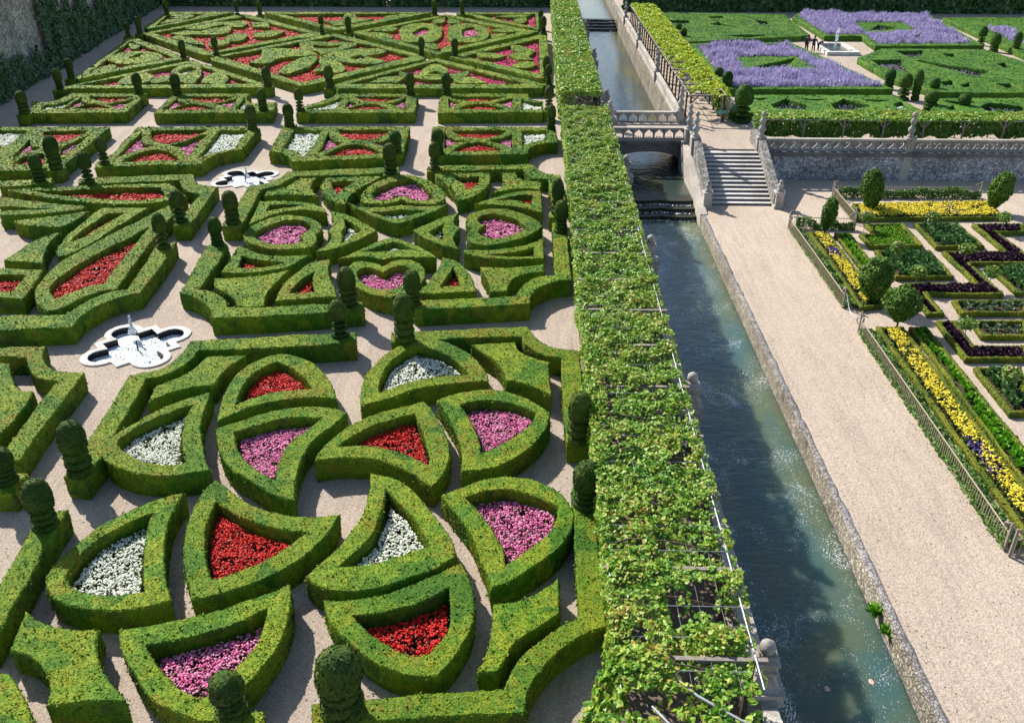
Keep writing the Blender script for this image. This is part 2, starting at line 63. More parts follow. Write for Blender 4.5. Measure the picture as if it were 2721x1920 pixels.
["left","box border curving round the left of the smaller basin","-28.20,52.19* -28.58,53.32* -25.72,53.74* -21.73,54.31* -21.18,52.95 -20.39,52.15 -19.41,51.90* -19.07,48.44* -18.80,45.52* -18.77,45.04* -19.60,44.96* -19.78,47.11* -19.98,50.37* -20.68,50.71 -21.48,51.67 -22.19,53.05* -25.24,52.58* -26.73,52.33*",[]],
["left","short box border with a topiary on its end at the left edge","-33.25,52.56* -32.71,52.63* -31.09,53.06* -30.30,53.27* -29.84,52.24* -32.11,51.50* -32.63,51.41*",[]],
["left","cropped box hedge corner at the left edge above the border","-27.36,38.99* -25.45,38.96* -23.72,38.82* -23.32,37.18 -23.01,35.56* -23.72,35.70* -25.45,35.65*",[["-26.50,38.12* -25.08,38.25* -24.19,38.19* -24.09,37.33 -23.92,36.34* -25.47,36.29*","r","red flowers enclosed by the cropped box hedge corner at the left edge above the border"]]],
["left","S-curved box border left of the path below the large basin","-21.92,30.82* -21.18,30.96* -20.32,31.11* -19.77,31.15* -19.65,30.65 -19.26,29.96 -18.80,29.45 -18.25,29.18 -17.71,29.08 -17.28,29.09* -17.14,27.95* -17.06,26.53* -16.97,25.27* -16.81,23.85* -16.76,23.21* -17.19,23.29* -17.56,23.99* -17.71,25.25* -17.86,26.65* -17.98,28.41* -18.47,28.51 -18.95,28.74 -19.49,29.27 -20.09,30.20* -20.78,30.19* -21.55,30.16*",[]],
["left","solid box block inside the S-curved border at the left edge","-21.10,29.65* -20.47,29.64* -20.04,28.92 -19.49,28.12 -18.97,27.67 -18.47,27.59* -18.28,26.57 -18.19,25.34* -18.25,24.44*",[]],
["rowb","cropped box panel at the left end of the nearer row","-43.14,65.43* -32.10,65.81* -30.89,56.38* -30.58,55.39* -31.61,55.08* -33.80,54.68* -36.81,54.52*",[["-41.66,64.54* -37.64,64.65* -37.01,60.71* -38.55,59.05*","w","white flowers, far left cell of cropped box panel at left end of nearer row"],
["-36.50,64.39* -33.14,64.78* -33.21,62.87 -33.57,61.65 -34.11,61.63 -35.26,62.46*","r","red flowers, far cell of cropped box panel at left end of nearer row"],
["-36.32,62.26* -35.33,60.60 -34.22,59.81* -34.88,58.84 -35.24,57.60*","p","pink flowers, left cell of cropped box panel at left end of nearer row"],
["-32.58,63.95* -32.20,60.68 -32.07,58.14* -32.82,59.53 -33.02,60.50 -32.81,62.01","p","pink flowers, right cell of cropped box panel at left end of nearer row"],
["-34.47,56.14* -34.41,57.92 -33.51,58.57 -32.25,56.20* -33.43,56.02","r","red flowers, near cell of cropped box panel at left end of nearer row"]]],
["rowb","box panel with a curved front beside the smaller basin","-29.91,65.69* -25.88,65.91* -21.95,66.17* -20.69,65.83* -20.51,62.70* -20.32,59.88* -21.01,59.54 -21.64,58.74 -21.93,57.52 -21.91,56.43* -24.20,56.22* -27.42,55.82* -28.64,55.50* -28.93,56.58* -28.81,58.70*",[["-28.50,64.79* -24.45,65.09* -24.56,63.46 -25.06,62.23 -25.85,61.36 -26.24,61.18 -27.08,61.83 -27.99,63.36","r","red flowers, far cell of the box panel with a curved front beside the smaller basin"],
["-29.02,64.41* -28.37,62.65 -27.56,61.31 -26.61,60.74* -27.22,60.01 -27.72,59.04 -28.15,57.64* -28.69,60.95","p","pink flowers, left cell of the box panel with a curved front beside the smaller basin"],
["-23.90,64.01* -23.89,61.75 -23.37,57.93* -24.37,59.77 -25.10,60.55 -25.75,60.86* -24.94,61.89 -24.41,63.29","p","pink flowers, right cell of the box panel with a curved front beside the smaller basin"],
["-27.46,56.83* -27.21,58.43 -26.71,59.38 -26.15,59.78 -25.31,59.42 -24.25,58.21 -23.75,57.32* -24.97,57.14 -26.19,56.95","r","red flowers, near cell of the box panel with a curved front beside the smaller basin"],
["-23.48,65.05* -21.46,65.18* -20.85,60.02* -21.54,59.53 -22.19,58.82 -22.64,57.71*","w","white flowers, square cell of the box panel with a curved front beside the smaller basin"]]],
["rowb","box panel with a notched corner right of the smaller basin","-19.07,66.35* -13.87,66.41* -9.55,66.53* -9.32,63.40* -9.09,59.49* -10.31,58.29* -13.18,57.79* -16.15,57.26* -16.63,58.44 -17.35,59.26 -18.31,59.47*",[["-17.99,65.17* -15.98,65.34* -15.64,61.75 -15.66,58.31* -16.53,59.79 -17.59,60.21* -17.76,62.79","w","white flowers, square cell of box panel with a notched corner right of smaller basin"],
["-15.30,64.77* -14.83,63.24 -14.19,62.33 -13.56,62.10* -14.19,60.89 -14.85,59.26* -15.06,61.76","p","pink flowers, left cell of box panel with a notched corner right of smaller basin"],
["-14.78,65.50* -10.89,65.60* -11.12,64.11 -11.57,63.15 -12.40,62.75 -13.22,62.91 -14.09,63.83","r","red flowers, far cell of box panel with a notched corner right of smaller basin"],
["-10.33,64.91* -10.15,62.63 -10.08,60.14* -10.98,61.34 -11.59,62.04* -10.79,62.61","p","pink flowers, right cell of box panel with a notched corner right of smaller basin"],
["-14.39,58.67* -13.96,60.20 -13.30,61.27 -12.35,61.41 -11.38,60.80 -10.54,59.45* -11.56,59.08 -13.01,58.78","r","red flowers, near cell of box panel with a notched corner right of smaller basin"]]],
["rowb","box panel of the nearer row beside the pergola","-7.82,66.58* -3.51,66.58* 1.42,66.59* 1.48,62.48* 0.60,62.31 -0.08,61.64 -0.50,60.68 -0.58,59.39* -3.61,59.14* -6.21,58.90* -7.17,59.20*",[["-6.37,65.49* -2.19,65.61* -2.79,64.15 -3.55,63.37 -4.35,63.35 -5.38,63.89","r","red flowers, far cell of the box panel of the nearer row beside the pergola"],
["-6.86,65.60* -6.39,64.05 -5.60,62.94 -4.99,62.70* -5.80,61.84 -6.36,60.52*","p","pink flowers, left cell of the box panel of the nearer row beside the pergola"],
["-1.79,64.76* -1.68,60.65* -2.40,61.76 -3.43,62.82* -2.56,63.40","p","pink flowers, right cell of the box panel of the nearer row beside the pergola"],
["-5.85,59.92* -5.29,61.50 -4.57,62.24 -3.79,62.37 -2.98,61.56 -2.16,60.29* -4.13,60.03","r","red flowers, near cell of the box panel of the nearer row beside the pergola"],
["-1.12,65.56* 0.72,65.69* 0.72,63.12* -0.09,62.73 -0.99,61.44*","w","white flowers, square cell of the box panel of the nearer row beside the pergola"]]],
["rowa","box panel at the left end of the farther row","-40.18,69.92* -42.04,73.78* -40.49,73.92 -40.21,75.35 -40.18,76.92* -33.67,77.11* -32.68,70.26*",[["-39.13,75.62* -38.42,71.39* -39.96,71.22* -40.35,72.54 -39.52,73.02 -39.22,74.19","w","white flowers, left cell of the box panel at the left end of the farther row"],
["-38.64,75.64* -37.94,73.99 -37.09,73.32 -37.64,71.50 -38.26,71.27*","p","pink flowers, left inner cell of box panel at left end of farther row"],
["-38.21,75.79* -34.30,75.90* -34.72,74.55 -35.60,73.82 -36.97,74.49","r","red flowers, far cell of the box panel at the left end of the farther row"],
["-33.94,75.28* -33.63,71.18* -34.61,72.25 -35.52,73.13* -34.63,74.08","p","pink flowers, right cell of the box panel at the left end of the farther row"],
["-37.75,71.41* -37.31,72.63 -36.47,73.11 -35.33,72.46 -34.39,71.51*","r","red flowers, near cell of the box panel at the left end of the farther row"]]],
["rowa","box panel second from the left in the farther row","-31.08,77.18* -24.75,77.41* -24.68,76.03 -23.92,74.15 -22.86,73.81 -21.63,74.21* -21.04,70.58* -26.40,70.35* -30.36,70.11* -31.27,76.33*",[["-30.46,75.62* -29.92,74.45 -28.93,73.78* -29.47,71.73 -30.21,71.49*","p","pink flowers, left cell of the box panel second from the left in the farther row"],
["-30.20,76.12* -25.73,76.24* -26.15,74.79 -27.21,74.06 -28.62,74.72","r","red flowers, far cell of the box panel second from the left in the farther row"],
["-25.29,75.53* -24.82,71.86* -25.68,72.95 -26.66,73.70*","p","pink flowers, right cell of the box panel second from the left in the farther row"],
["-29.55,71.38* -29.14,72.86 -28.25,73.34 -26.97,72.69 -25.74,71.49*","r","red flowers, near cell of the box panel second from the left in the farther row"],
["-24.70,75.54* -23.98,73.45 -22.85,71.92* -24.31,71.57*","w","white flowers, square cell of the box panel second from the left in the farther row"]]],
["rowa","box panel second from the pergola in the farther row","-17.32,77.61* -10.29,77.66* -9.73,70.90* -14.44,70.68* -19.11,70.55* -19.25,72.02* -18.94,73.14* -18.09,74.31 -17.54,75.74",[["-16.55,76.25* -16.21,71.88* -18.50,71.69* -18.47,72.70 -17.62,73.63 -17.02,74.81","w","white flowers, left cell of the box panel second from the pergola in the farther row"],
["-15.94,76.51* -15.63,74.85 -14.84,74.03* -15.59,71.90*","p","pink flowers, left inner cell of box panel second from pergola in farther row"],
["-15.62,76.52* -11.41,76.54* -12.05,75.32 -13.24,74.68 -14.50,75.11","r","red flowers, far cell of the box panel second from the pergola in the farther row"],
["-11.12,76.40* -10.59,72.04* -11.52,73.12 -12.39,74.01* -11.54,74.73","p","pink flowers, right cell of the box panel second from the pergola in the farther row"],
["-15.42,71.82* -14.80,73.26 -13.94,73.74 -12.95,73.54 -11.76,71.92*","r","red flowers, near cell of the box panel second from the pergola in the farther row"]]],
["rowa","box panel of the farther row beside the pergola","-7.66,77.83* -0.82,78.02* -0.69,76.21 -0.14,75.28 0.45,75.06* 0.44,71.27* -7.88,70.82* -8.24,76.49*",[["-7.51,76.02* -6.39,74.41* -7.11,72.36*","p","pink flowers, left cell of the box panel of the farther row beside the pergola"],
["-7.11,76.61* -2.76,76.78* -3.57,75.42 -4.83,74.91 -6.14,75.35","r","red flowers, far cell of the box panel of the farther row beside the pergola"],
["-2.04,76.42* -2.04,72.50* -2.98,74.04 -3.53,74.49*","p","pink flowers, right cell of the box panel of the farther row beside the pergola"],
["-6.57,72.15* -5.69,73.51 -4.77,73.99 -3.59,73.57 -2.44,72.18*","r","red flowers, near cell of the box panel of the farther row beside the pergola"],
["-1.35,76.92* -1.05,75.49 -0.24,74.58 0.39,74.36* 0.44,72.13* -1.31,72.17*","w","white flowers, square cell of the box panel of the farther row beside the pergola"]]],
["far","triangle of box hedge at the left end of the far parterre","-43.00,83.97* -47.29,106.27* -46.40,106.12* -36.96,94.88* -36.33,93.11* -39.84,88.01* -42.44,83.00*",[["-42.51,85.28* -46.18,104.11* -37.38,94.00* -40.42,89.41*","m","magenta flowers inside the triangle of box hedge at the left end of the far parterre"]]],
["far","triangle of box hedge at the near left of the far parterre","-42.23,79.80* -35.16,92.80* -24.94,81.91* -24.42,80.03* -32.95,79.63* -41.75,79.28*",[["-41.38,80.47* -34.84,91.30* -25.62,81.62* -33.46,81.01*","m","magenta flowers inside the triangle of box hedge at the near left of the far parterre"]]],
["far","left diamond of box hedge in the far parterre","-46.85,109.31* -39.89,125.40* -39.03,125.42* -25.88,110.28* -25.54,108.70* -30.08,102.86* -33.96,97.03* -34.29,95.54* -35.20,96.03*",[["-45.64,109.53* -38.95,123.40* -27.18,110.24* -34.00,98.87* -35.07,97.91*","r","red flowers enclosed by the left diamond of box hedge in the far parterre"]]],
["far","central diamond of box hedge in the far parterre","-33.76,94.25* -24.39,109.94* -23.33,109.22* -11.67,95.58* -11.60,93.80* -20.73,81.04* -21.25,80.81* -33.30,92.85*",[["-32.68,94.64* -23.80,107.83* -12.86,95.55* -21.45,82.12*","r","red flowers enclosed by the central diamond of box hedge in the far parterre"]]],
["far","triangle of box hedge at the near right of the far parterre","-18.29,81.55* -10.49,94.54* 0.52,82.35* 0.52,80.46* -17.62,79.95*",[["-17.19,81.85* -10.33,92.94* -0.75,82.31* -9.52,81.79*","m","magenta flowers inside the triangle of box hedge at the near right of the far parterre"]]],
["far","triangle of box hedge against the pergola in the far parterre","-9.14,95.65* -8.43,96.77* 0.22,109.69* 0.97,108.98* 1.16,95.94* 0.77,85.19* 0.41,84.60* -8.27,94.82*",[["-7.68,95.70* 0.12,106.97* 0.27,86.66*","m","magenta flowers enclosed by the triangle of box hedge against the pergola in the far parterre"]]],
["far","right diamond of box hedge in the far parterre","-22.02,111.15* -12.39,126.17* 0.07,111.76* -10.45,96.72*",[["-20.53,111.38* -12.22,124.38* -2.00,111.71* -10.60,98.21*","r","red flowers enclosed by the right diamond of box hedge in the far parterre"]]],
["far","inverted triangle of box hedge at the far middle of the parterre","-37.35,127.68* -14.47,127.95* -23.94,112.26* -24.92,112.52*",[["-34.55,125.67* -16.75,126.65* -24.86,114.52*","r","red flowers inside the inverted triangle of box hedge at the far middle of the parterre"]]],
["far","triangle of box hedge at the far left of the parterre","-50.70,127.68* -41.50,127.56* -47.56,112.88* -48.50,113.86*",[["-49.71,125.49* -43.25,125.91* -47.55,114.91*","r","red flowers enclosed by the triangle of box hedge at the far left of the parterre"]]],
["far","triangle of box hedge at the far right of the parterre","-11.15,127.79* 0.13,128.35* 0.07,113.22* -0.48,114.20*",[["-8.62,126.39* -0.39,126.87* -0.17,115.21*","m","magenta flowers enclosed by the triangle of box hedge at the far right of the parterre"]]],
["fin","oval box curl in the left end triangle","-44.17,93.36 -44.45,95.88 -43.19,97.80 -40.84,97.11 -39.20,95.29 -38.66,93.16 -39.81,91.06 -41.59,90.68 -43.04,91.65",[["-41.97,92.86* -42.30,95.94 -41.87,96.93* -41.32,94.51*","w","white flowers in the oval box curl in the left end triangle"]]],
["fin","small comma of box in the left end triangle","-45.66,102.13 -45.57,102.97 -44.64,101.74 -44.24,102.17* -43.55,99.75 -44.09,99.34",[]],
["fin","tail of box in the left end triangle corner","-42.66,85.87* -42.91,88.67 -42.39,90.12 -41.55,89.36 -41.37,87.76 -41.95,86.50",[]],
["fin","left comma of box in the near left triangle","-38.28,81.91 -38.64,84.48 -38.23,86.17 -37.18,86.32 -35.94,84.56 -35.59,82.27 -36.42,81.41 -37.52,81.22",[]],
["fin","central loop of box in the near left triangle","-35.20,86.99 -35.49,89.86 -34.69,90.87 -33.18,89.27 -32.11,86.47 -31.49,84.10 -31.33,81.55 -32.78,82.35 -34.07,82.31 -34.91,81.73 -35.57,82.83 -35.26,85.17 -34.18,85.20",[["-34.24,86.41 -34.55,87.95 -34.12,89.24 -33.06,87.99 -33.24,87.05 -33.54,85.82","w","white flowers in the central loop of box in the near left triangle"]]],
["fin","right comma of box in the near left triangle","-30.74,82.40 -31.16,85.28 -30.68,86.81 -29.44,85.63 -28.63,83.60 -28.54,81.63 -29.79,81.87",[]],
["fin","long leaf of box at the left of the left diamond","-43.65,109.53* -42.57,111.67 -40.71,111.24 -39.97,113.23 -38.25,115.31 -37.03,110.86 -37.80,108.95 -39.85,108.70 -41.70,108.37",[]],
["fin","upper leaf of box in the left diamond","-43.09,113.14* -42.58,116.76 -40.85,118.42 -39.22,119.01* -40.00,115.78 -41.14,112.50",[]],
["fin","loop of box at the top of the left diamond","-39.53,116.84 -39.23,119.56 -37.75,119.60 -36.71,117.45 -36.76,114.63 -37.90,115.22",[]],
["fin","bar of box right of the loop in the left diamond","-36.46,118.00* -34.34,118.60* -33.05,114.43* -35.24,114.88*",[]],
["fin","right leaf of box in the left diamond","-33.85,110.00* -32.54,111.95 -30.41,111.53* -30.95,107.76 -32.62,107.26",[]],
["fin","lower strip of box in the left diamond","-42.56,106.98* -41.69,107.91 -39.87,106.16 -37.12,102.37 -37.55,101.94 -39.98,103.55*",[]],
["fin","round leaf of box at the middle of the left diamond","-36.32,107.15 -35.98,109.46 -34.70,109.78 -33.80,107.22 -33.91,104.57 -35.21,104.54",[]],
["fin","lowest comma of box in the left diamond","-37.24,104.48 -36.65,105.37 -34.71,103.86 -34.87,101.60 -36.01,101.16",[]],
["fin","far double leaf of box in the central diamond","-26.64,103.08* -25.86,104.37 -24.18,103.99 -22.16,104.05 -20.31,103.84* -20.12,101.61 -21.26,98.80 -22.69,96.49* -23.65,98.35 -25.11,98.69 -25.98,100.64",[["-24.95,102.29* -23.25,101.68 -21.66,102.22* -22.08,100.11 -24.17,100.05","r","red flowers in the far double leaf of box in the central diamond"]]],
["fin","right double leaf of box in the central diamond","-22.52,95.98* -21.56,98.25 -19.83,100.01 -17.75,100.07 -16.45,99.32 -16.36,97.41 -17.52,96.27 -17.80,95.53 -15.87,93.45 -15.53,92.08 -16.96,91.37 -18.87,91.99 -20.90,93.66",[["-19.59,94.76* -18.60,96.24 -17.68,94.45 -18.67,93.72","w","white flowers in the right double leaf of box in the central diamond"]]],
["fin","near leaf of box in the central diamond","-22.51,95.03* -21.10,94.00 -19.51,91.30 -18.69,88.39 -19.12,86.83 -20.43,88.34 -21.09,87.39 -21.67,88.31 -21.41,90.58 -22.17,92.58",[]],
["fin","near left leaf of box in the central diamond","-24.90,87.28* -24.97,90.48 -24.38,94.48 -23.05,95.67* -22.61,93.96 -22.53,89.89 -23.30,87.33 -23.93,86.39",[]],
["fin","left leaf of box in the central diamond","-29.03,91.70* -28.74,94.86 -29.74,98.95 -28.85,99.76 -26.39,99.44 -24.33,98.33 -23.05,96.26* -24.95,95.18 -26.44,94.21 -27.18,91.08",[]],
["fin","left ring of box in the right diamond","-16.28,109.55 -16.86,114.88 -15.68,118.04 -13.74,118.10 -11.98,115.02 -11.52,111.57 -11.28,107.85 -11.99,104.76 -13.67,104.28 -15.22,105.10",[["-14.95,111.00 -14.31,114.65 -13.32,114.27 -13.20,110.38 -14.21,108.68","p","pink flowers in the left ring of box in the right diamond"]]],
["fin","right ring of box in the right diamond","-10.81,112.56 -10.97,116.07 -9.54,118.21 -7.54,117.21 -6.08,113.68 -5.79,108.01 -6.78,104.90 -8.48,104.43 -10.08,106.11 -10.66,109.24",[["-9.19,113.59 -8.07,115.43 -7.16,112.18 -7.33,108.87 -8.64,108.38","p","pink flowers in the right ring of box in the right diamond"]]],
["fin","near left petal of box in the right diamond","-13.37,103.03* -11.89,103.82 -11.01,102.27 -10.84,99.87 -11.82,100.63",[]],
["fin","near right petal of box in the right diamond","-10.45,99.49* -9.88,102.30 -8.92,102.74* -9.45,99.13",[]],
["fin","left lower leaf of box in the right diamond","-20.54,110.56* -19.11,111.17 -17.26,109.06 -16.65,105.92* -18.47,107.20",[]],
["fin","left upper leaf of box in the right diamond","-20.56,112.48* -19.07,114.82 -17.26,114.37 -17.73,112.17",[]],
["fin","right upper leaf of box in the right diamond","-5.74,113.19* -4.23,114.23 -2.16,112.32* -4.13,111.59",[]],
["fin","right lower leaf of box in the right diamond","-5.58,109.85* -3.80,110.65 -4.01,108.06 -5.15,107.13",[]],
["fin","far left leaf of box in the right diamond","-13.71,120.82* -12.33,123.71* -11.96,119.77 -12.83,118.66",[]],
["fin","far right leaf of box in the right diamond","-11.77,123.15* -10.04,120.37 -10.21,118.41 -11.45,119.56",[]],
["fin","central arch of box in the near right triangle","-11.24,86.44 -11.02,89.89 -10.18,91.56 -8.98,89.62 -8.56,87.12 -9.48,85.89 -10.21,85.99",[["-10.40,86.58 -9.82,88.01 -8.94,86.63","m","magenta flowers in the central arch of box in the near right triangle"]]],
["fin","wide bow of box in the near right triangle","-13.29,87.61* -11.46,86.31 -10.05,85.58 -8.32,86.52 -6.61,88.10* -6.70,85.97 -8.05,84.75 -9.86,83.84 -11.28,84.78 -12.85,85.80",[]],
["fin","left wing of box in the near right triangle","-15.33,82.55* -14.60,84.57 -12.92,85.38 -12.43,84.92 -12.74,82.46*",[]],
["fin","right wing of box in the near right triangle","-7.92,84.64* -6.29,85.27 -4.48,82.58* -7.02,82.40*",[]],
["fin","left leaf of box in the pergola-side triangle","-6.54,97.69* -4.99,97.73 -3.24,96.30* -4.32,94.83 -5.94,95.50",[]],
["fin","far leaf of box in the pergola-side triangle","-3.11,102.90* -1.82,102.12 -0.18,99.00* -0.92,97.84 -2.46,99.71",[]],
["fin","middle leaf of box in the pergola-side triangle","-3.06,96.82* -1.75,98.58 -0.52,98.08 -0.90,96.00 -0.49,94.02* -1.80,94.19",[]],
["fin","near leaf of box in the pergola-side triangle","-2.73,90.44* -1.65,93.01 -0.22,92.51 -0.46,90.51 -1.71,89.82",[]],
["fin","curl of box in the inverted far triangle","-27.72,120.43* -26.45,119.91 -25.47,121.62 -25.99,126.06 -24.55,125.74 -23.57,122.24 -21.48,121.73* -22.74,119.47 -23.97,117.28 -25.36,116.19 -26.07,118.07",[]],
["fin","bar of box in the right corner of the inverted triangle","-20.34,124.07* -18.60,126.27 -16.71,126.32* -18.22,123.55 -19.77,122.58",[]],
["fin","oval of box in the far left triangle","-49.25,124.69 -48.57,126.16 -46.51,125.24 -45.45,122.78 -46.39,121.04 -48.13,122.13",[]],
["fin","leaf of box in the far left triangle","-45.06,121.07* -44.87,125.53 -43.27,125.94* -43.48,123.42",[]],
["fin","strip of box in the far left triangle","-47.77,117.15* -47.80,120.77 -45.48,120.83* -46.25,118.81",[]],
["fin","leaf of box in the far right triangle","-5.63,124.72* -3.12,126.09 -0.90,126.16* -2.21,123.41",[]],
["fin","claw of box in the far right triangle","-3.19,122.24* -1.89,124.00 -1.43,121.17 -2.13,118.96",[]],
["sage","box panel with diamond cut-outs behind the terrace vine","17.77,79.42* 30.90,79.55* 31.44,73.92* 31.06,72.91* 15.53,72.87*",[["19.54,75.67* 21.30,77.92* 22.70,75.76* 21.91,74.06* 19.56,74.29*","s","grey-green herbs, left diamond of the box panel with diamond cut-outs behind the terrace vine"],
["24.57,75.81* 26.20,77.83* 27.91,75.69* 25.82,73.97* 24.47,74.26*","s","grey-green herbs, right diamond of the box panel with diamond cut-outs behind the terrace vine"],
["18.59,78.20* 19.99,78.10* 18.91,77.09*","s","grey-green herbs, small far left cut of box panel with diamond cut-outs behind terrace vine"],
["22.42,77.95* 24.96,77.88* 23.69,77.09*","s","grey-green herbs, far middle cut of the box panel with diamond cut-outs behind the terrace vine"],
["27.59,77.78* 30.16,77.72* 28.76,76.79*","s","grey-green herbs, far right cut of the box panel with diamond cut-outs behind the terrace vine"],
["29.83,76.18* 30.80,76.98* 30.94,75.99* 30.60,74.51* 29.63,74.49*","w","white flowers, right end cut of the box panel with diamond cut-outs behind the terrace vine"]]],
["sage","box panel with diamond cut-outs at the right frame edge","34.46,78.51* 41.77,78.71* 39.62,73.34* 31.61,73.12*",[["36.65,75.31* 38.04,76.84* 40.31,75.62* 39.52,73.74* 36.55,73.86*","s","grey-green herbs, diamond of the box panel with diamond cut-outs at the right frame edge"],
["34.32,77.39* 37.10,77.16* 35.30,75.90*","s","grey-green herbs, far cut of the box panel with diamond cut-outs at the right frame edge"],
["33.35,74.18* 34.70,75.88* 34.60,74.21*","w","white flowers, near cut of the box panel with diamond cut-outs at the right frame edge"]]],
["sage","box rim of the lavender square before the people","17.16,105.40* 28.69,106.48* 31.84,81.98* 17.07,81.56*",[["17.77,104.68* 28.02,105.46* 31.24,83.07* 17.42,82.52*","l","violet lavender enclosed by the box rim of the lavender square before the people"]]],
["sage","green box diamond inside the nearer lavender square","20.39,97.62* 27.20,97.81* 27.55,89.28* 20.42,90.00*",[["21.25,91.73* 27.03,97.16* 24.25,91.05*","s","grey-green herbs enclosed by the green box diamond inside the nearer lavender square"]]],
["sage","box rim of the lavender square behind the fountain","34.10,127.14* 36.69,132.34* 52.94,129.33* 49.89,105.11* 37.61,104.39* 38.28,111.26* 33.88,111.14*",[["34.89,127.16* 36.80,131.52* 52.41,128.76* 49.10,106.64* 38.39,105.95* 39.04,112.58* 34.45,112.45*","l","violet lavender enclosed by the box rim of the lavender square behind the fountain"]]],
["sage","green box diamond inside the farther lavender square","40.08,122.02* 46.78,122.21* 46.27,114.37* 39.58,113.83*",[["40.77,115.76* 43.14,120.11* 44.91,117.74* 42.65,115.82*","s","grey-green herbs enclosed by the green box diamond inside the farther lavender square"]]],
["sage","cut-out box panel left of the farther lavender square","16.83,130.60* 33.51,129.24* 32.34,111.58* 16.96,106.40*",[["21.80,119.81* 23.39,122.10* 26.97,114.24* 25.27,117.13*","s","grey-green herbs, long wedge of the cut-out box panel left of the farther lavender square"],
["16.94,123.23* 19.64,123.31* 19.74,120.70* 17.29,120.32*","s","grey-green herbs, left cut of the cut-out box panel left of the farther lavender square"],
["22.11,111.29* 25.19,112.21* 27.31,111.71* 24.68,109.74*","s","grey-green herbs, near cut of the cut-out box panel left of the farther lavender square"],
["28.38,124.22* 29.81,122.93* 29.57,119.71* 28.14,119.67*","s","grey-green herbs, right cut of the cut-out box panel left of the farther lavender square"],
["22.66,126.80* 24.81,127.57* 24.99,125.83* 22.88,125.08*","s","grey-green herbs, far cut of the cut-out box panel left of the farther lavender square"]]],
["sage","large cut-out box panel right of the fountain","37.72,102.74* 48.81,102.61* 49.86,95.65* 42.87,80.83* 35.27,80.85* 33.43,86.91* 33.30,97.02*",[["38.79,95.85* 39.71,95.88* 44.12,90.47* 41.80,87.97*","s","grey-green herbs in the long wedge of the large cut-out box panel right of the fountain"],
["34.40,96.06* 37.57,96.15* 36.98,92.17* 36.59,89.23* 35.04,90.92* 34.22,93.32*","s","grey-green herbs in the left cut of the large cut-out box panel right of the fountain"],
["38.76,101.32* 41.82,101.69* 40.58,98.70* 38.83,97.30*","s","grey-green herbs, far left cut of the large cut-out box panel right of the fountain"],
["42.85,99.46* 44.46,100.06* 44.57,98.81* 43.29,97.76*","s","grey-green herbs in the far cut of the large cut-out box panel right of the fountain"],
["37.36,85.42* 38.67,85.98* 38.25,84.14* 36.87,83.35*","s","grey-green herbs, near left cut of the large cut-out box panel right of the fountain"],
["38.47,83.90* 39.77,84.96* 39.44,83.42* 38.48,82.89*","s","grey-green herbs, near middle cut of the large cut-out box panel right of the fountain"],
["46.38,94.28* 47.51,94.94* 47.72,93.08* 46.21,91.83*","s","grey-green herbs in the right cut of the large cut-out box panel right of the fountain"],
["41.93,84.50* 43.46,84.80* 43.49,83.03* 42.31,82.75*","s","grey-green herbs, near right cut of the large cut-out box panel right of the fountain"]]],
["sage","box panel cropped by the top right corner of the view","53.77,126.60* 64.92,126.91* 51.69,99.01*",[["55.91,119.01* 57.38,113.97* 54.70,105.63* 54.34,107.98*","l","violet lavender enclosed by the box panel cropped by the top right corner of the view"]]]]''')
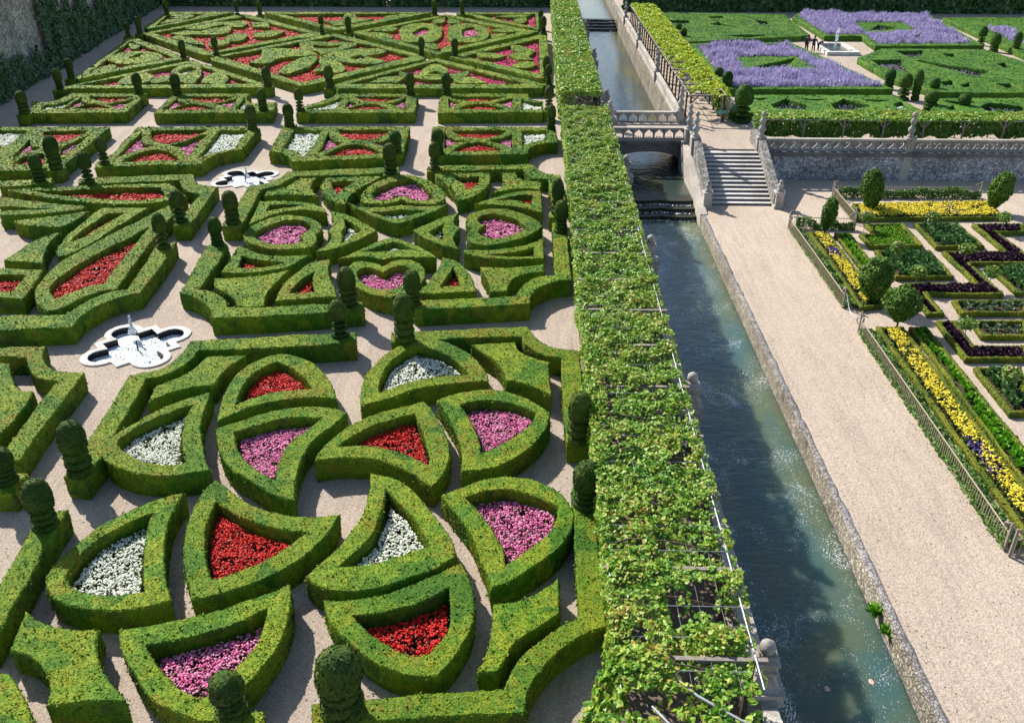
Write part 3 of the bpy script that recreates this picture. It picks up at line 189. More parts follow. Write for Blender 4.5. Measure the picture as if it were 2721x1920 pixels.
TOPI=json.loads(r'''[[-14.22,19.98,2.55,1.0,0.86,"tiered topiary leaning over the straight border at the left edge"],[-14.4,22.61,2.83,1.0,0.86,"tiered topiary on the border end left of the near white bed"],[-16.58,22.15,2.1,1.0,0.86,"topiary cropped by the left frame edge, on the S-curved border"],[-6.78,13.62,2.1,1.0,0.86,"small round-headed topiary at the bottom frame edge"],[-4.23,13.67,2.85,1.25,0.86,"largest dome-headed topiary at the bottom frame edge"],[1.55,24.83,2.81,1.0,0.86,"tall topiary on the border end next to the pergola"],[1.63,21.45,2.44,1.0,0.86,"short round-headed topiary where the pergola border begins"],[-8.25,35.4,2.63,1.0,0.86,"fat topiary left of the nearest heart hedge"],[-8.02,32.34,2.49,1.0,0.86,"topiary on the end of the border that passes the large basin"],[-5.28,32.02,2.94,1.0,0.86,"tall topiary at the tip of the large dome-shaped hedge"],[-5.4,35.48,2.49,1.0,0.86,"topiary right of the nearest heart hedge"],[1.21,47.45,2.9,0.85,0.86,"farther of the two topiaries between the hearts and the pergola"],[1.35,44.67,2.62,0.9,0.86,"nearer of the two topiaries between the hearts and the pergola"],[-18.96,41.82,2.7,1.0,0.86,"thick topiary at the corner of the left garden by the crossing"],[-19.48,45.72,2.62,1.0,0.86,"topiary with a bare neck on the border left of the crossing"],[-16.51,45.5,2.69,1.0,0.86,"slim topiary right of the crossing on the basin-side border"],[-16.37,42.4,2.36,0.9,0.86,"bright-headed topiary on the near right of the crossing"],[-9.24,54.77,2.8,1.0,0.86,"front topiary of the pair left of the gravel gap by the hearts"],[-6.52,55.68,2.64,1.0,0.86,"front topiary of the pair right of the gravel gap by the hearts"],[-9.56,59.47,2.36,1.0,0.86,"rear topiary of the pair left of the gravel gap"],[-6.66,59.22,2.6,1.0,0.86,"rear topiary of the pair right of the gravel gap"],[-30.82,52.68,2.53,1.0,0.86,"front left topiary of the four by the far left path"],[-31.01,55.24,3.0,1.1,0.86,"broad rear left topiary of the four by the far left path"],[-27.59,52.38,2.8,1.0,0.86,"front right topiary of the four by the far left path"],[-28.3,56.31,2.65,1.0,0.86,"rear right topiary with a bare stem by the far left path"],[-40.53,69.7,2.64,1.0,0.86,"leftmost topiary at the end of the farther row"],[-41.97,78.56,2.65,0.9,0.86,"front topiary of the pair at the left point of the far parterre"],[-43.11,83.18,2.68,0.9,0.86,"rear topiary of the pair at the left point of the far parterre"],[-47.43,106.64,2.44,0.9,0.86,"front topiary at the upper left point of the left triangle"],[-46.93,108.77,2.84,0.9,0.86,"rear topiary at the upper left point beside the left diamond"],[-34.19,76.74,2.67,1.0,0.86,"topiary on the right corner of the leftmost farther panel"],[-30.95,76.83,2.62,1.0,0.86,"topiary on the left corner of the second farther panel"],[-36.48,93.95,2.61,0.9,0.86,"topiary at the right point of the left end triangle"],[-33.59,95.47,2.7,0.9,0.86,"topiary between the left and central diamonds"],[-23.98,80.11,2.62,1.0,0.86,"topiary at the right tip of the near left triangle"],[-22.01,71.5,2.52,1.0,0.86,"topiary on the right end of the second farther panel"],[-21.17,65.48,2.64,1.0,0.86,"topiary on the right corner of the curved-front panel"],[-18.64,66.5,2.52,1.0,0.86,"topiary on the left corner of the notched panel"],[-25.79,110.78,2.72,0.9,0.86,"topiary left of the top of the central diamond"],[-22.49,110.39,2.67,0.9,0.86,"topiary right of the top of the central diamond"],[-12.1,95.93,2.66,0.9,0.86,"topiary left of the base of the right diamond"],[-8.64,96.02,2.53,0.9,0.86,"topiary right of the base of the right diamond"],[-18.43,80.0,2.78,1.0,0.86,"topiary at the left tip of the near right triangle"],[-18.99,71.37,2.61,1.0,0.86,"topiary on the left end of the third farther panel"],[-10.88,77.29,2.69,1.0,0.86,"topiary left of the gravel gap in the farther row"],[-7.78,77.38,2.69,1.0,0.86,"topiary right of the gravel gap in the farther row"],[0.79,85.57,2.7,0.8,0.86,"rear topiary of the pair where the near right triangle meets the pergola"],[1.0,81.89,2.58,0.8,0.86,"ring-tiered front topiary of that pergola-side pair in the far parterre"],[0.95,72.14,2.77,1.0,0.86,"broad topiary beside the pergola on the farther panel"],[1.06,66.1,2.64,0.85,0.86,"slim topiary beside the pergola on the nearer panel"],[0.6,110.56,2.78,0.9,0.86,"topiary by the pergola at the right diamond tip"],[0.33,118.07,2.52,0.8,0.86,"farthest topiary beside the pergola"],[-49.45,124.23,2.65,0.9,0.86,"dark topiary at the far left top corner of the parterre"],[-40.24,124.85,2.65,0.9,0.86,"left of two topiaries at the far tip of the left diamond"],[-37.06,124.58,2.65,0.9,0.86,"right of two topiaries at the far tip of the left diamond"],[-13.84,125.59,2.65,0.9,0.86,"left of two topiaries at the far tip of the right diamond"],[-10.18,126.05,2.65,0.9,0.86,"right of two topiaries at the far tip of the right diamond"],[32.45,84.83,1.85,1.2,0.0,"left topiary of the clump of terrace topiaries"],[32.21,80.47,2.27,1.4,0.0,"big front topiary of the clump of terrace topiaries"],[33.22,80.27,2.62,0.95,0.0,"slim topiary right of the big one in the terrace clump"],[35.75,82.69,1.5,1.1,0.0,"far right topiary of the terrace clump"],[32.88,76.11,1.75,1.3,0.0,"front right topiary just behind the terrace vine"],[35.57,75.97,1.55,1.3,0.0,"lone topiary behind the terrace vine farther right"],[51.17,108.79,2.07,1.2,0.0,"left topiary by the far path near the right frame edge"],[50.79,104.58,2.0,1.3,0.0,"right topiary by the far path near the right frame edge"],[52.48,103.17,2.34,1.1,0.0,"topiary cropped by the right frame edge"],[17.27,87.45,1.4,1.0,0.0,"farther topiary of the pair beside the canal pergola"],[17.19,82.87,1.9,1.15,0.0,"nearer topiary of the pair beside the canal pergola"],[16.43,72.09,2.94,2.0,0.0,"great dome-headed topiary near the green sign"],[17.33,116.02,1.23,0.9,0.0,"rear topiary beside the far part of the canal pergola"],[17.18,110.63,1.53,1.0,0.0,"front topiary beside the far part of the canal pergola"]]''')
KIT=json.loads(r'''[["low box edging of the yellow bed along the terrace path","broad yellow flower bed along the terrace path","21.20,57.67* 30.60,58.42* 30.20,55.26* 20.76,54.77*","y"],
["low box edging of the yellow strip beside the farther fence","yellow flower strip beside the farther fence","16.88,52.32* 18.11,52.05* 17.97,41.76* 16.70,41.38*","y"],
["low box edging of the lettuce strip behind the oval bush","bright lettuce strip behind the oval bush","18.44,52.06* 19.42,52.19* 19.12,43.26* 18.20,42.27*","L"],
["low box edging of the notched light green square","light green leafy crop in the notched square","20.81,53.84* 23.29,53.95* 23.15,50.18* 19.91,50.03* 19.93,52.00* 20.91,52.13*","g"],
["low box edging of the square of dark leaves by the yellow bed","dark leafy crop in the farther square","23.99,53.95* 26.76,54.02* 26.71,50.13* 23.83,49.99*","d"],
["low box edging of the larger square of dark leaves","dark leafy crop in the larger nearer square","19.98,49.28* 23.27,49.43* 23.08,45.55* 19.86,45.38*","d"],
["low box edging of the long purple zigzag bed","dark purple leafy crop in the zigzag bed","27.59,53.98* 27.57,49.37* 23.89,49.26* 23.90,44.77* 19.97,44.58* 19.83,40.80* 20.75,40.89* 20.78,43.23* 24.74,43.26* 24.84,47.53* 28.59,47.72* 28.70,49.81* 28.54,52.54* 30.22,52.59* 30.94,54.12*","v"],
["low box edging of the green bed at the right frame edge","curly green crop at the right frame edge","25.64,47.07* 27.66,47.18* 26.95,43.70* 25.53,43.43*","d"],
["low box edging of the sparse bed at the near end of the zigzag","sparse pale leaves in the bed at the end of the zigzag","21.74,42.47* 25.70,42.63* 24.95,41.05* 21.55,40.89*","s"],
["low box edging of the sparse bed beside the purple corner bed","pale pointed leaves in the bed beside the purple corner","21.65,40.02* 24.53,40.17* 23.70,38.42* 21.49,38.36*","s"],
["low box edging of the purple corner bed","dark purple leafy crop in the corner bed","19.93,39.99* 20.94,40.02* 20.71,37.39* 23.28,37.49* 22.66,36.17* 19.74,36.06*","v"],
["low box edging of the bed with roses at the right frame edge","mixed leafy crop with roses at the right frame edge","19.80,35.26* 21.97,35.35* 20.64,31.52* 19.64,31.43*","d"],
["low box edging of the yellow strip beside the nearer fence","yellow and violet flower strip beside the nearer fence","16.73,39.20* 18.10,39.22* 17.88,25.89* 16.68,23.39* 16.62,24.54*","y"],
["low box edging of the lettuce strip beside the nearer yellow strip","bright lettuce strip beside the nearer yellow strip","18.38,39.28* 19.25,39.36* 19.08,28.39* 18.02,26.18*","L"]]''')
SUN_EL=R(38); SUN_DIR=Vector((-0.66*math.cos(SUN_EL),0.751*math.cos(SUN_EL),math.sin(SUN_EL))).normalized()
LOW=-2.1; WATER=-2.95; WATER2=-2.2

# ------------------------------------------------------------------ helpers
def tag(o,label=None,cat=None,group=None,kind=None):
    if label: o['label']=label
    if cat: o['category']=cat
    if group: o['group']=group
    if kind: o['kind']=kind
    return o
def empty(name,loc,label,cat,group=None):
    o=bpy.data.objects.new(name,None); col.objects.link(o); o.location=loc; o.empty_display_size=.2
    return tag(o,label,cat,group)
class MB:
    """collects vertices and faces (numpy) for ONE mesh object"""
    def __init__(s): s.v=[]; s.f=[]; s.n=0
    def add(s,V,F,mi=0,smooth=False):
        V=np.asarray(V,dtype=np.float64).reshape(-1,3)
        if isinstance(F,np.ndarray): s.f.append((F+s.n,mi,smooth))
        else:
            by={}
            for f in F: by.setdefault(len(f),[]).append(f)
            for k,fs in by.items(): s.f.append((np.array(fs,dtype=np.int64)+s.n,mi,smooth))
        s.v.append(V); s.n+=len(V)
    def box(s,x0,x1,y0,y1,z0,z1,mi=0):
        V=[(x0,y0,z0),(x1,y0,z0),(x1,y1,z0),(x0,y1,z0),(x0,y0,z1),(x1,y0,z1),(x1,y1,z1),(x0,y1,z1)]
        s.add(V,[(0,3,2,1),(4,5,6,7),(0,1,5,4),(1,2,6,5),(2,3,7,6),(3,0,4,7)],mi)
    def beam(s,a,b,w,h=None,mi=0,up=(0,0,1)):
        a=np.array(a,float); b=np.array(b,float); h=h or w
        d=b-a; d/=np.linalg.norm(d); u=np.array(up,float)
        if abs(d@u)>.95: u=np.array((1.,0,0))
        r=np.cross(d,u); r/=np.linalg.norm(r); u=np.cross(r,d)
        V=[]
        for p in (a,b):
            for sx,sy in ((-1,-1),(1,-1),(1,1),(-1,1)): V.append(p+r*sx*w/2+u*sy*h/2)
        s.add(V,[(0,1,2,3),(7,6,5,4),(0,4,5,1),(1,5,6,2),(2,6,7,3),(3,7,4,0)],mi)
    def tube(s,pts,rad,seg=8,mi=0):
        pts=[np.array(p,float) for p in pts]; n=len(pts)
        rad=[rad]*n if not hasattr(rad,'__len__') else rad
        V=[]; prev=None
        for i,p in enumerate(pts):
            d=pts[min(i+1,n-1)]-pts[max(i-1,0)]; d/=np.linalg.norm(d)
            if prev is None:
                u=np.array((0,0,1.)) if abs(d[2])<.9 else np.array((1.,0,0))
            else: u=prev
            u=u-d*(u@d); u/=np.linalg.norm(u); prev=u; w=np.cross(d,u)
            for k in range(seg):
                t=2*math.pi*k/seg; V.append(p+(u*math.cos(t)+w*math.sin(t))*rad[i])
        F=[]
        for i in range(n-1):
            for k in range(seg):
                k2=(k+1)%seg; F.append((i*seg+k,i*seg+k2,(i+1)*seg+k2,(i+1)*seg+k))
        s.add(V,F,mi,True)
        s.add([V[k] for k in range(seg)],[tuple(range(seg))[::-1]],mi); s.add([V[(n-1)*seg+k] for k in range(seg)],[tuple(range(seg))],mi)
    def lathe(s,prof,c=(0,0,0),seg=20,mi=0,sq=False):
        V=[]
        for r,z in prof:
            for k in range(seg):
                t=2*math.pi*(k+.5)/seg
                if sq:
                    q=1/max(abs(math.cos(t)),abs(math.sin(t)))
                else: q=1
                V.append((c[0]+r*q*math.cos(t),c[1]+r*q*math.sin(t),c[2]+z))
        F=[]
        for i in range(len(prof)-1):
            for k in range(seg):
                k2=(k+1)%seg; F.append((i*seg+k,i*seg+k2,(i+1)*seg+k2,(i+1)*seg+k))
        s.add(V,F,mi,not sq)
        s.add(V[-seg:],[tuple(range(seg))],mi); s.add(V[:seg],[tuple(range(seg))[::-1]],mi)
    def prism(s,poly,axis,a,b,mi=0):
        """extrude a 2D polygon (list of pairs) along axis x|y|z from a to b"""
        def put(p,t): return {'x':(t,p[0],p[1]),'y':(p[0],t,p[1]),'z':(p[0],p[1],t)}[axis]
        n=len(poly); area=sum(poly[i][0]*poly[(i+1)%n][1]-poly[(i+1)%n][0]*poly[i][1] for i in range(n))
        if (area<0)!=(axis=='y'): poly=poly[::-1]
        V=[put(p,a) for p in poly]+[put(p,b) for p in poly]
        F=[(i,(i+1)%n,n+(i+1)%n,n+i) for i in range(n)]
        t2,tf=tri([Vector(p) for p in poly],[list(range(n))])
        s.add(V,F,mi)
        s.add([put(p,b) for p in t2],[tuple(f) for f in tf],mi); s.add([put(p,a) for p in t2],[tuple(f)[::-1] for f in tf],mi)
    def build(s,name,mats,parent=None,origin=None):
        V=np.concatenate(s.v) if s.v else np.zeros((0,3))
        if origin is None:
            if parent is not None: origin=np.array(parent.location)
            else:
                origin=np.array([(V[:,0].min()+V[:,0].max())/2,(V[:,1].min()+V[:,1].max())/2,V[:,2].min()])
        origin=np.array(origin,float)
        me=bpy.data.meshes.new(name)
        V=V-origin
        me.vertices.add(len(V)); me.vertices.foreach_set('co',V.astype(np.float32).ravel())
        nl=sum(f.size for f,_,_ in s.f); nf=sum(len(f) for f,_,_ in s.f)
        me.loops.add(nl); me.polygons.add(nf)
        me.loops.foreach_set('vertex_index',np.concatenate([f.ravel() for f,_,_ in s.f]).astype(np.int32))
        tot=np.concatenate([np.full(len(f),f.shape[1]) for f,_,_ in s.f])
        st=np.concatenate([[0],np.cumsum(tot)[:-1]])
        me.polygons.foreach_set('loop_start',st.astype(np.int32))
        me.polygons.foreach_set('material_index',np.concatenate([np.full(len(f),m) for f,m,_ in s.f]).astype(np.int32))
        me.polygons.foreach_set('use_smooth',np.concatenate([np.full(len(f),sm) for f,_,sm in s.f]))
        for m in (mats if isinstance(mats,(list,tuple)) else [mats]): me.materials.append(m)
        me.update(calc_edges=True); me.validate()
        o=bpy.data.objects.new(name,me); col.objects.link(o)
        if parent is not None:
            o.parent=parent; o.location=Vector(origin)-Vector(parent.location)
        else: o.location=origin
        return o
def hashn(ix,iy,iz,seed):
    h=(ix.astype(np.int64)*73856093)^(iy.astype(np.int64)*19349663)^(iz.astype(np.int64)*83492791)^(seed*2654435761)
    h=h&0xffffffff; h=((h^(h>>15))*0x2c1b3c6d)&0xffffffff; h=((h^(h>>12))*0x297a2d39)&0xffffffff; h=h^(h>>15)
    return h/2147483648.0-1
def vnoise(P,s,seed=0):
    P=np.asarray(P)*s; I=np.floor(P); f=P-I; f=f*f*(3-2*f); I=I.astype(np.int64)
    out=0
    for dx in (0,1):
        for dy in (0,1):
            for dz in (0,1):
                w=(f[:,0] if dx else 1-f[:,0])*(f[:,1] if dy else 1-f[:,1])*(f[:,2] if dz else 1-f[:,2])
                out=out+w*hashn(I[:,0]+dx,I[:,1]+dy,I[:,2]+dz,seed)
    return out
def parse(s):
    P=[];C=[]
    for t in s.split():
        C.append(t.endswith('*')); a,b=t.rstrip('*').split(','); P.append((float(a),float(b)))
    return np.array(P),C
def sample(s,step):
    """control points ('*' marks a corner) -> evenly sampled closed loop; smooth between corners"""
    P,C=parse(s); n=len(P)
    if not any(C): st=[0]; closed=True
    else: st=[i for i in range(n) if C[i]]; closed=False
    out=[]
    for k in range(len(st)):
        a=st[k]; b=st[(k+1)%len(st)]
        if b<=a: b+=n
        idx=[i%n for i in range(a,b+1)]; Q=P[idx]
        if len(Q)>2:
            if closed: E=np.vstack([P[(a-1)%n],Q,P[(a+1)%n]])
            else: E=np.vstack([2*Q[0]-Q[1],Q,2*Q[-1]-Q[-2]])
            D=[]
            for i in range(1,len(E)-2):
                p0,p1,p2,p3=E[i-1:i+3]
                for t in np.linspace(0,1,8,endpoint=False):
                    D.append(.5*((2*p1)+(-p0+p2)*t+(2*p0-5*p1+4*p2-p3)*t*t+(-p0+3*p1-3*p2+p3)*t**3))
            D.append(Q[-1]); D=np.array(D)
        else: D=Q
        seg=np.linalg.norm(np.diff(D,axis=0),axis=1); L=np.concatenate([[0],np.cumsum(seg)])
        m=max(1,int(round(L[-1]/step))); t=np.linspace(0,L[-1],m+1)[:-1]
        out.append(np.stack([np.interp(t,L,D[:,0]),np.interp(t,L,D[:,1])],1))
    return np.concatenate(out)
def area(L): return .5*np.sum(L[:,0]*np.roll(L[:,1],-1)-np.roll(L[:,0],-1)*L[:,1])
def normals(L):
    d=np.roll(L,-1,0)-np.roll(L,1,0); d/=np.linalg.norm(d,axis=1)[:,None]+1e-9
    return np.stack([d[:,1],-d[:,0]],1)
def inside(P,loops):
    c=np.zeros(len(P),bool)
    for L in loops:
        x1,y1=L[:,0],L[:,1]; x2,y2=np.roll(x1,-1),np.roll(y1,-1)
        for s0 in range(0,len(P),4000):
            px=P[s0:s0+4000,0][:,None]; py=P[s0:s0+4000,1][:,None]
            k=((y1>py)!=(y2>py))&(px<(x2-x1)*(py-y1)/(y2-y1+1e-12)+x1)
            c[s0:s0+4000]^=(k.sum(1)%2==1)
    return c
def mindist(P,loops):
    A=np.concatenate(loops); d=np.full(len(P),9e9)
    for s0 in range(0,len(P),2000):
        q=P[s0:s0+2000]; d[s0:s0+2000]=np.sqrt(((q[:,None,:]-A[None])**2).sum(2).min(1))
    return d
def tri(verts,loops,extra=()):
    """triangulate loops (index lists), keep triangles inside (even-odd)"""
    edges=[]
    for l in loops: edges+= [(l[i],l[(i+1)%len(l)]) for i in range(len(l))]
    v,e,f,_,_,_=delaunay_2d_cdt(list(verts)+[Vector(p) for p in extra],edges,[],0,1e-5)
    v2=np.array([(p.x,p.y) for p in v]); f=np.array(f)
    c=v2[f].mean(1)
    k=inside(c,[np.array([(verts[i][0],verts[i][1]) for i in l]) for l in loops])
    f=f[k]
    a=v2[f]; sgn=(a[:,1,0]-a[:,0,0])*(a[:,2,1]-a[:,0,1])-(a[:,2,0]-a[:,0,0])*(a[:,1,1]-a[:,0,1])
    f[sgn<0]=f[sgn<0][:,::-1]
    return v2,f[np.abs(sgn)>1e-9]
def unit(a): return a/(np.linalg.norm(a,axis=1)[:,None]+1e-9)
def cards(P,N,size,tilt=.6,aspect=1.3):
    n=len(P); N=unit(N+tilt*rng.normal(size=(n,3)))
    T=unit(np.cross(N,rng.normal(size=(n,3)))); B=np.cross(N,T)
    s=(size*(.7+.6*rng.random(n)))[:,None]/2
    V=np.stack([P-T*s-B*s*aspect,P+T*s-B*s*aspect,P+T*s+B*s*aspect,P-T*s+B*s*aspect],1).reshape(-1,3)
    return V,np.arange(4*n).reshape(n,4)
LEAF=np.array([(0,-.5,0),(.46,-.18,.1),(.34,.38,.12),(0,.58,-.04),(-.34,.38,.12),(-.46,-.18,.1)])
def leaves(P,N,size,tilt=.5,asp=1.0,fold=1.0):
    n=len(P); N=unit(N+tilt*rng.normal(size=(n,3)))
    T=unit(np.cross(N,rng.normal(size=(n,3)))); B=np.cross(N,T)
    return leaves_tb(P,T,B,N,size*(.65+.7*rng.random(n)),asp,fold)
def leaves_tb(P,T,B,N,s,asp=1.0,fold=1.0):
    n=len(P); s=np.asarray(s).reshape(-1,1,1)*np.ones((n,1,1))
    V=P[:,None,:]+s*(LEAF[None,:,0:1]*asp*T[:,None,:]+LEAF[None,:,1:2]*B[:,None,:]-fold*LEAF[None,:,2:3]*N[:,None,:])
    b=np.arange(n)[:,None]*6
    F=np.concatenate([b+np.array([0,1,2,3]),b+np.array([0,3,4,5])])
    return V.reshape(-1,3),F
def domes(P,size,tilt=.35,k=6):
    n=len(P); N=unit(np.array([0,0,1.])+tilt*rng.normal(size=(n,3)))
    T=unit(np.cross(N,rng.normal(size=(n,3)))); B=np.cross(N,T)
    s=(size*(.5+.9*rng.random(n)))[:,None,None]/2
    a=2*np.pi*np.arange(k)/k
    ring=np.cos(a)[None,:,None]*T[:,None]+np.sin(a)[None,:,None]*B[:,None]
    low=P[:,None]+s*ring*1.0-N[:,None]*s*.35
    mid=P[:,None]+s*ring*.72
    top=(P+N*s[:,0]*.15)[:,None]
    V=np.concatenate([low,mid,top],1).reshape(-1,3); m=2*k+1
    b=np.arange(n)[:,None]*m; F4=[];F3=[]
    for i in range(k):
        j=(i+1)%k; F4.append(b+np.array([i,j,k+j,k+i])); F3.append(b+np.array([k+i,k+j,2*k]))
    return V,np.concatenate(F4),np.concatenate(F3)
def on_tris(V,F,n):
    A=V[F]; ar=np.linalg.norm(np.cross(A[:,1]-A[:,0],A[:,2]-A[:,0]),axis=1); p=ar/ar.sum()
    i=rng.choice(len(F),n,p=p); u=rng.random((n,1)); w=rng.random((n,1)); k=(u+w)>1; u=np.where(k,1-u,u); w=np.where(k,1-w,w)
    P=A[i,0]+u*(A[i,1]-A[i,0])+w*(A[i,2]-A[i,0]); N=unit(np.cross(A[i,1]-A[i,0],A[i,2]-A[i,0]))
    return P,N,ar.sum()/2

# ------------------------------------------------------------------ materials
def newmat(name):
    m=bpy.data.materials.new(name); m.use_nodes=True; nt=m.node_tree; nt.nodes.clear()
    out=nt.nodes.new('ShaderNodeOutputMaterial'); b=nt.nodes.new('ShaderNodeBsdfPrincipled'); nt.links.new(b.outputs[0],out.inputs[0])
    return m,nt,b
def nd(nt,t,**kw):
    n=nt.nodes.new(t)
    for k,v in kw.items():
        if k in n.inputs: n.inputs[k].default_value=v
        else: setattr(n,k,v)
    return n
def ramp(nt,fac,stops,interp='LINEAR'):
    r=nt.nodes.new('ShaderNodeValToRGB'); cr=r.color_ramp; cr.interpolation=interp
    while len(cr.elements)<len(stops): cr.elements.new(.5)
    for e,(p,c) in zip(cr.elements,stops):
        e.position=p; e.color=(c[0],c[1],c[2],1) if hasattr(c,'__len__') else (c,c,c,1)
    nt.links.new(fac,r.inputs[0]); return r.outputs[0]
def mul(nt,a,b,mode='MULTIPLY',fac=1.0):
    m=nt.nodes.new('ShaderNodeMix'); m.data_type='RGBA'; m.blend_type=mode; m.inputs[0].default_value=fac
    for s,i in ((a,6),(b,7)):
        if hasattr(s,'is_linked') or hasattr(s,'links'): nt.links.new(s,m.inputs[i])
        else: m.inputs[i].default_value=(*s,1)
    return m.outputs[2]
def mixf(nt,f,a,b):
    m=nt.nodes.new('ShaderNodeMix'); m.data_type='RGBA'; nt.links.new(f,m.inputs[0])
    for s,i in ((a,6),(b,7)):
        if hasattr(s,'links'): nt.links.new(s,m.inputs[i])
        else: m.inputs[i].default_value=(*s,1)
    return m.outputs[2]
def pos(nt,scale=(1,1,1)):
    g=nt.nodes.new('ShaderNodeNewGeometry'); mp=nt.nodes.new('ShaderNodeMapping'); nt.links.new(g.outputs['Position'],mp.inputs[0]); mp.inputs['Scale'].default_value=scale
    return mp.outputs[0],g
def noise(nt,vec,s,detail=3,rough=.55,dist=0):
    n=nd(nt,'ShaderNodeTexNoise',Scale=s,Detail=detail,Roughness=rough,Distortion=dist); nt.links.new(vec,n.inputs['Vector']); return n.outputs['Fac']
def vor(nt,vec,s,feature='F1',rand=1.0):
    n=nd(nt,'ShaderNodeTexVoronoi',Scale=s,Randomness=rand); n.feature=feature; nt.links.new(vec,n.inputs['Vector']); return n
def bump(nt,b,h,strength,dist):
    n=nd(nt,'ShaderNodeBump',Strength=strength,Distance=dist); nt.links.new(h,n.inputs['Height']); nt.links.new(n.outputs[0],b.inputs['Normal'])
def hedge_mat(name,cols,fine=55,island=(.6,1.35),twig=.2):
    m,nt,b=newmat(name); v,g=pos(nt)
    wv=nt.nodes.new('ShaderNodeVectorMath'); wv.operation='ADD'; nn=nd(nt,'ShaderNodeTexNoise',Scale=1.6,Detail=2); nt.links.new(v,nn.inputs['Vector'])
    nt.links.new(v,wv.inputs[0]); nt.links.new(nn.outputs['Color'],wv.inputs[1])
    vo=vor(nt,wv.outputs[0],.75); sep=nt.nodes.new('ShaderNodeSeparateColor'); nt.links.new(vo.outputs['Color'],sep.inputs[0])
    n1=noise(nt,v,2.2,4,.6)
    a=nt.nodes.new('ShaderNodeMath'); a.operation='MULTIPLY_ADD'; nt.links.new(n1,a.inputs[0]); a.inputs[1].default_value=.9
    s2=nt.nodes.new('ShaderNodeMath'); s2.operation='MULTIPLY_ADD'; nt.links.new(sep.outputs[0],s2.inputs[0]); s2.inputs[1].default_value=.75; s2.inputs[2].default_value=-.32
    nt.links.new(s2.outputs[0],a.inputs[2])
    c=ramp(nt,a.outputs[0],[(i/(len(cols)-1)*.7+.15,k) for i,k in enumerate(cols)])
    f=noise(nt,v,fine,2,.7); c=mul(nt,c,ramp(nt,f,[(.3,.58),(.7,1.22)]))
    c=mul(nt,c,ramp(nt,g.outputs['Random Per Island'],[(0,island[0]),(1,island[1])]))
    # thin patches where bare brown twigs show on the clipped sides
    sx=nt.nodes.new('ShaderNodeSeparateXYZ'); nt.links.new(g.outputs['True Normal'],sx.inputs[0])
    ab=nt.nodes.new('ShaderNodeMath'); ab.operation='ABSOLUTE'; nt.links.new(sx.outputs[2],ab.inputs[0])
    side=ramp(nt,ab.outputs[0],[(.35,1),(.7,.12)]); pt=ramp(nt,noise(nt,v,1.3,5,.7),[(.50,0),(.66,1)])
    tw=mul(nt,side,pt); tf=nt.nodes.new('ShaderNodeMath'); tf.operation='MULTIPLY'; nt.links.new(tw,tf.inputs[0]); tf.inputs[1].default_value=min(1,twig*2.6)
    c=mixf(nt,tf.outputs[0],c,(.060,.055,.022))
    nt.links.new(c,b.inputs['Base Color']); b.inputs['Roughness'].default_value=.75; b.inputs['Specular IOR Level'].default_value=.18
    f2=noise(nt,v,fine*.6,3,.7); bump(nt,b,f2,.6,.03)
    return m
def leaf_mat(name,cols,rough=.5,spec=.35,trans=.25,patch=.8):
    m,nt,b=newmat(name); v,g=pos(nt)
    n=noise(nt,v,patch,2); a=nt.nodes.new('ShaderNodeMath'); a.operation='MULTIPLY_ADD'; nt.links.new(n,a.inputs[0]); a.inputs[1].default_value=.9
    s=nt.nodes.new('ShaderNodeMath'); s.operation='MULTIPLY_ADD'; nt.links.new(g.outputs['Random Per Island'],s.inputs[0]); s.inputs[1].default_value=.75; s.inputs[2].default_value=-.32
    nt.links.new(s.outputs[0],a.inputs[2])
    c=ramp(nt,a.outputs[0],[(i/max(1,len(cols)-1),k) for i,k in enumerate(cols)])
    nt.links.new(c,b.inputs['Base Color']); b.inputs['Roughness'].default_value=rough; b.inputs['Specular IOR Level'].default_value=spec
    if trans>0:
        t=nt.nodes.new('ShaderNodeBsdfTranslucent'); nt.links.new(c,t.inputs[0]); mx=nt.nodes.new('ShaderNodeMixShader'); mx.inputs[0].default_value=trans
        nt.links.new(b.outputs[0],mx.inputs[1]); nt.links.new(t.outputs[0],mx.inputs[2]); nt.links.new(mx.outputs[0],nt.nodes['Material Output'].inputs[0])
    return m
def stone_mat(name,c1,c2,c3,scale=1.2,mortar=None,rub=0,bumpd=.03,blotch=1.0):
    m,nt,b=newmat(name); v,g=pos(nt)
    n=noise(nt,v,scale,6,.65); c=ramp(nt,n,[(.3,c1),(.5,c2),(.72,c3)])
    n2=noise(nt,v,scale*9,4,.7); c=mul(nt,c,ramp(nt,n2,[(.3,.6),(.65,1.15)]))
    h=n2
    if rub:
        vo=vor(nt,v,rub); sp=nt.nodes.new('ShaderNodeSeparateColor'); nt.links.new(vo.outputs['Color'],sp.inputs[0])
        c=mul(nt,c,ramp(nt,sp.outputs[0],[(0,.6),(1,1.3)]))
        ve=vor(nt,v,rub,'DISTANCE_TO_EDGE'); e=ramp(nt,ve.outputs['Distance'],[(0,.35),(.12,1)]); c=mul(nt,c,e); h=e
    n3=noise(nt,v,.35,3); c=mul(nt,c,ramp(nt,n3,[(.35,.72),(.65,1.1)]))
    nt.links.new(c,b.inputs['Base Color']); b.inputs['Roughness'].default_value=.9; b.inputs['Specular IOR Level'].default_value=.15
    bump(nt,b,h,.8,bumpd); return m
def plain_mat(name,c,rough=.6,var=.35,scale=8,spec=.3,metal=0):
    m,nt,b=newmat(name); v,g=pos(nt); n=noise(nt,v,scale,4,.65)
    cc=mul(nt,c,ramp(nt,n,[(.3,1-var),(.7,1+var)])); nt.links.new(cc,b.inputs['Base Color']); b.inputs['Roughness'].default_value=rough
    b.inputs['Specular IOR Level'].default_value=spec; b.inputs['Metallic'].default_value=metal; bump(nt,b,n,.3,.01); return m
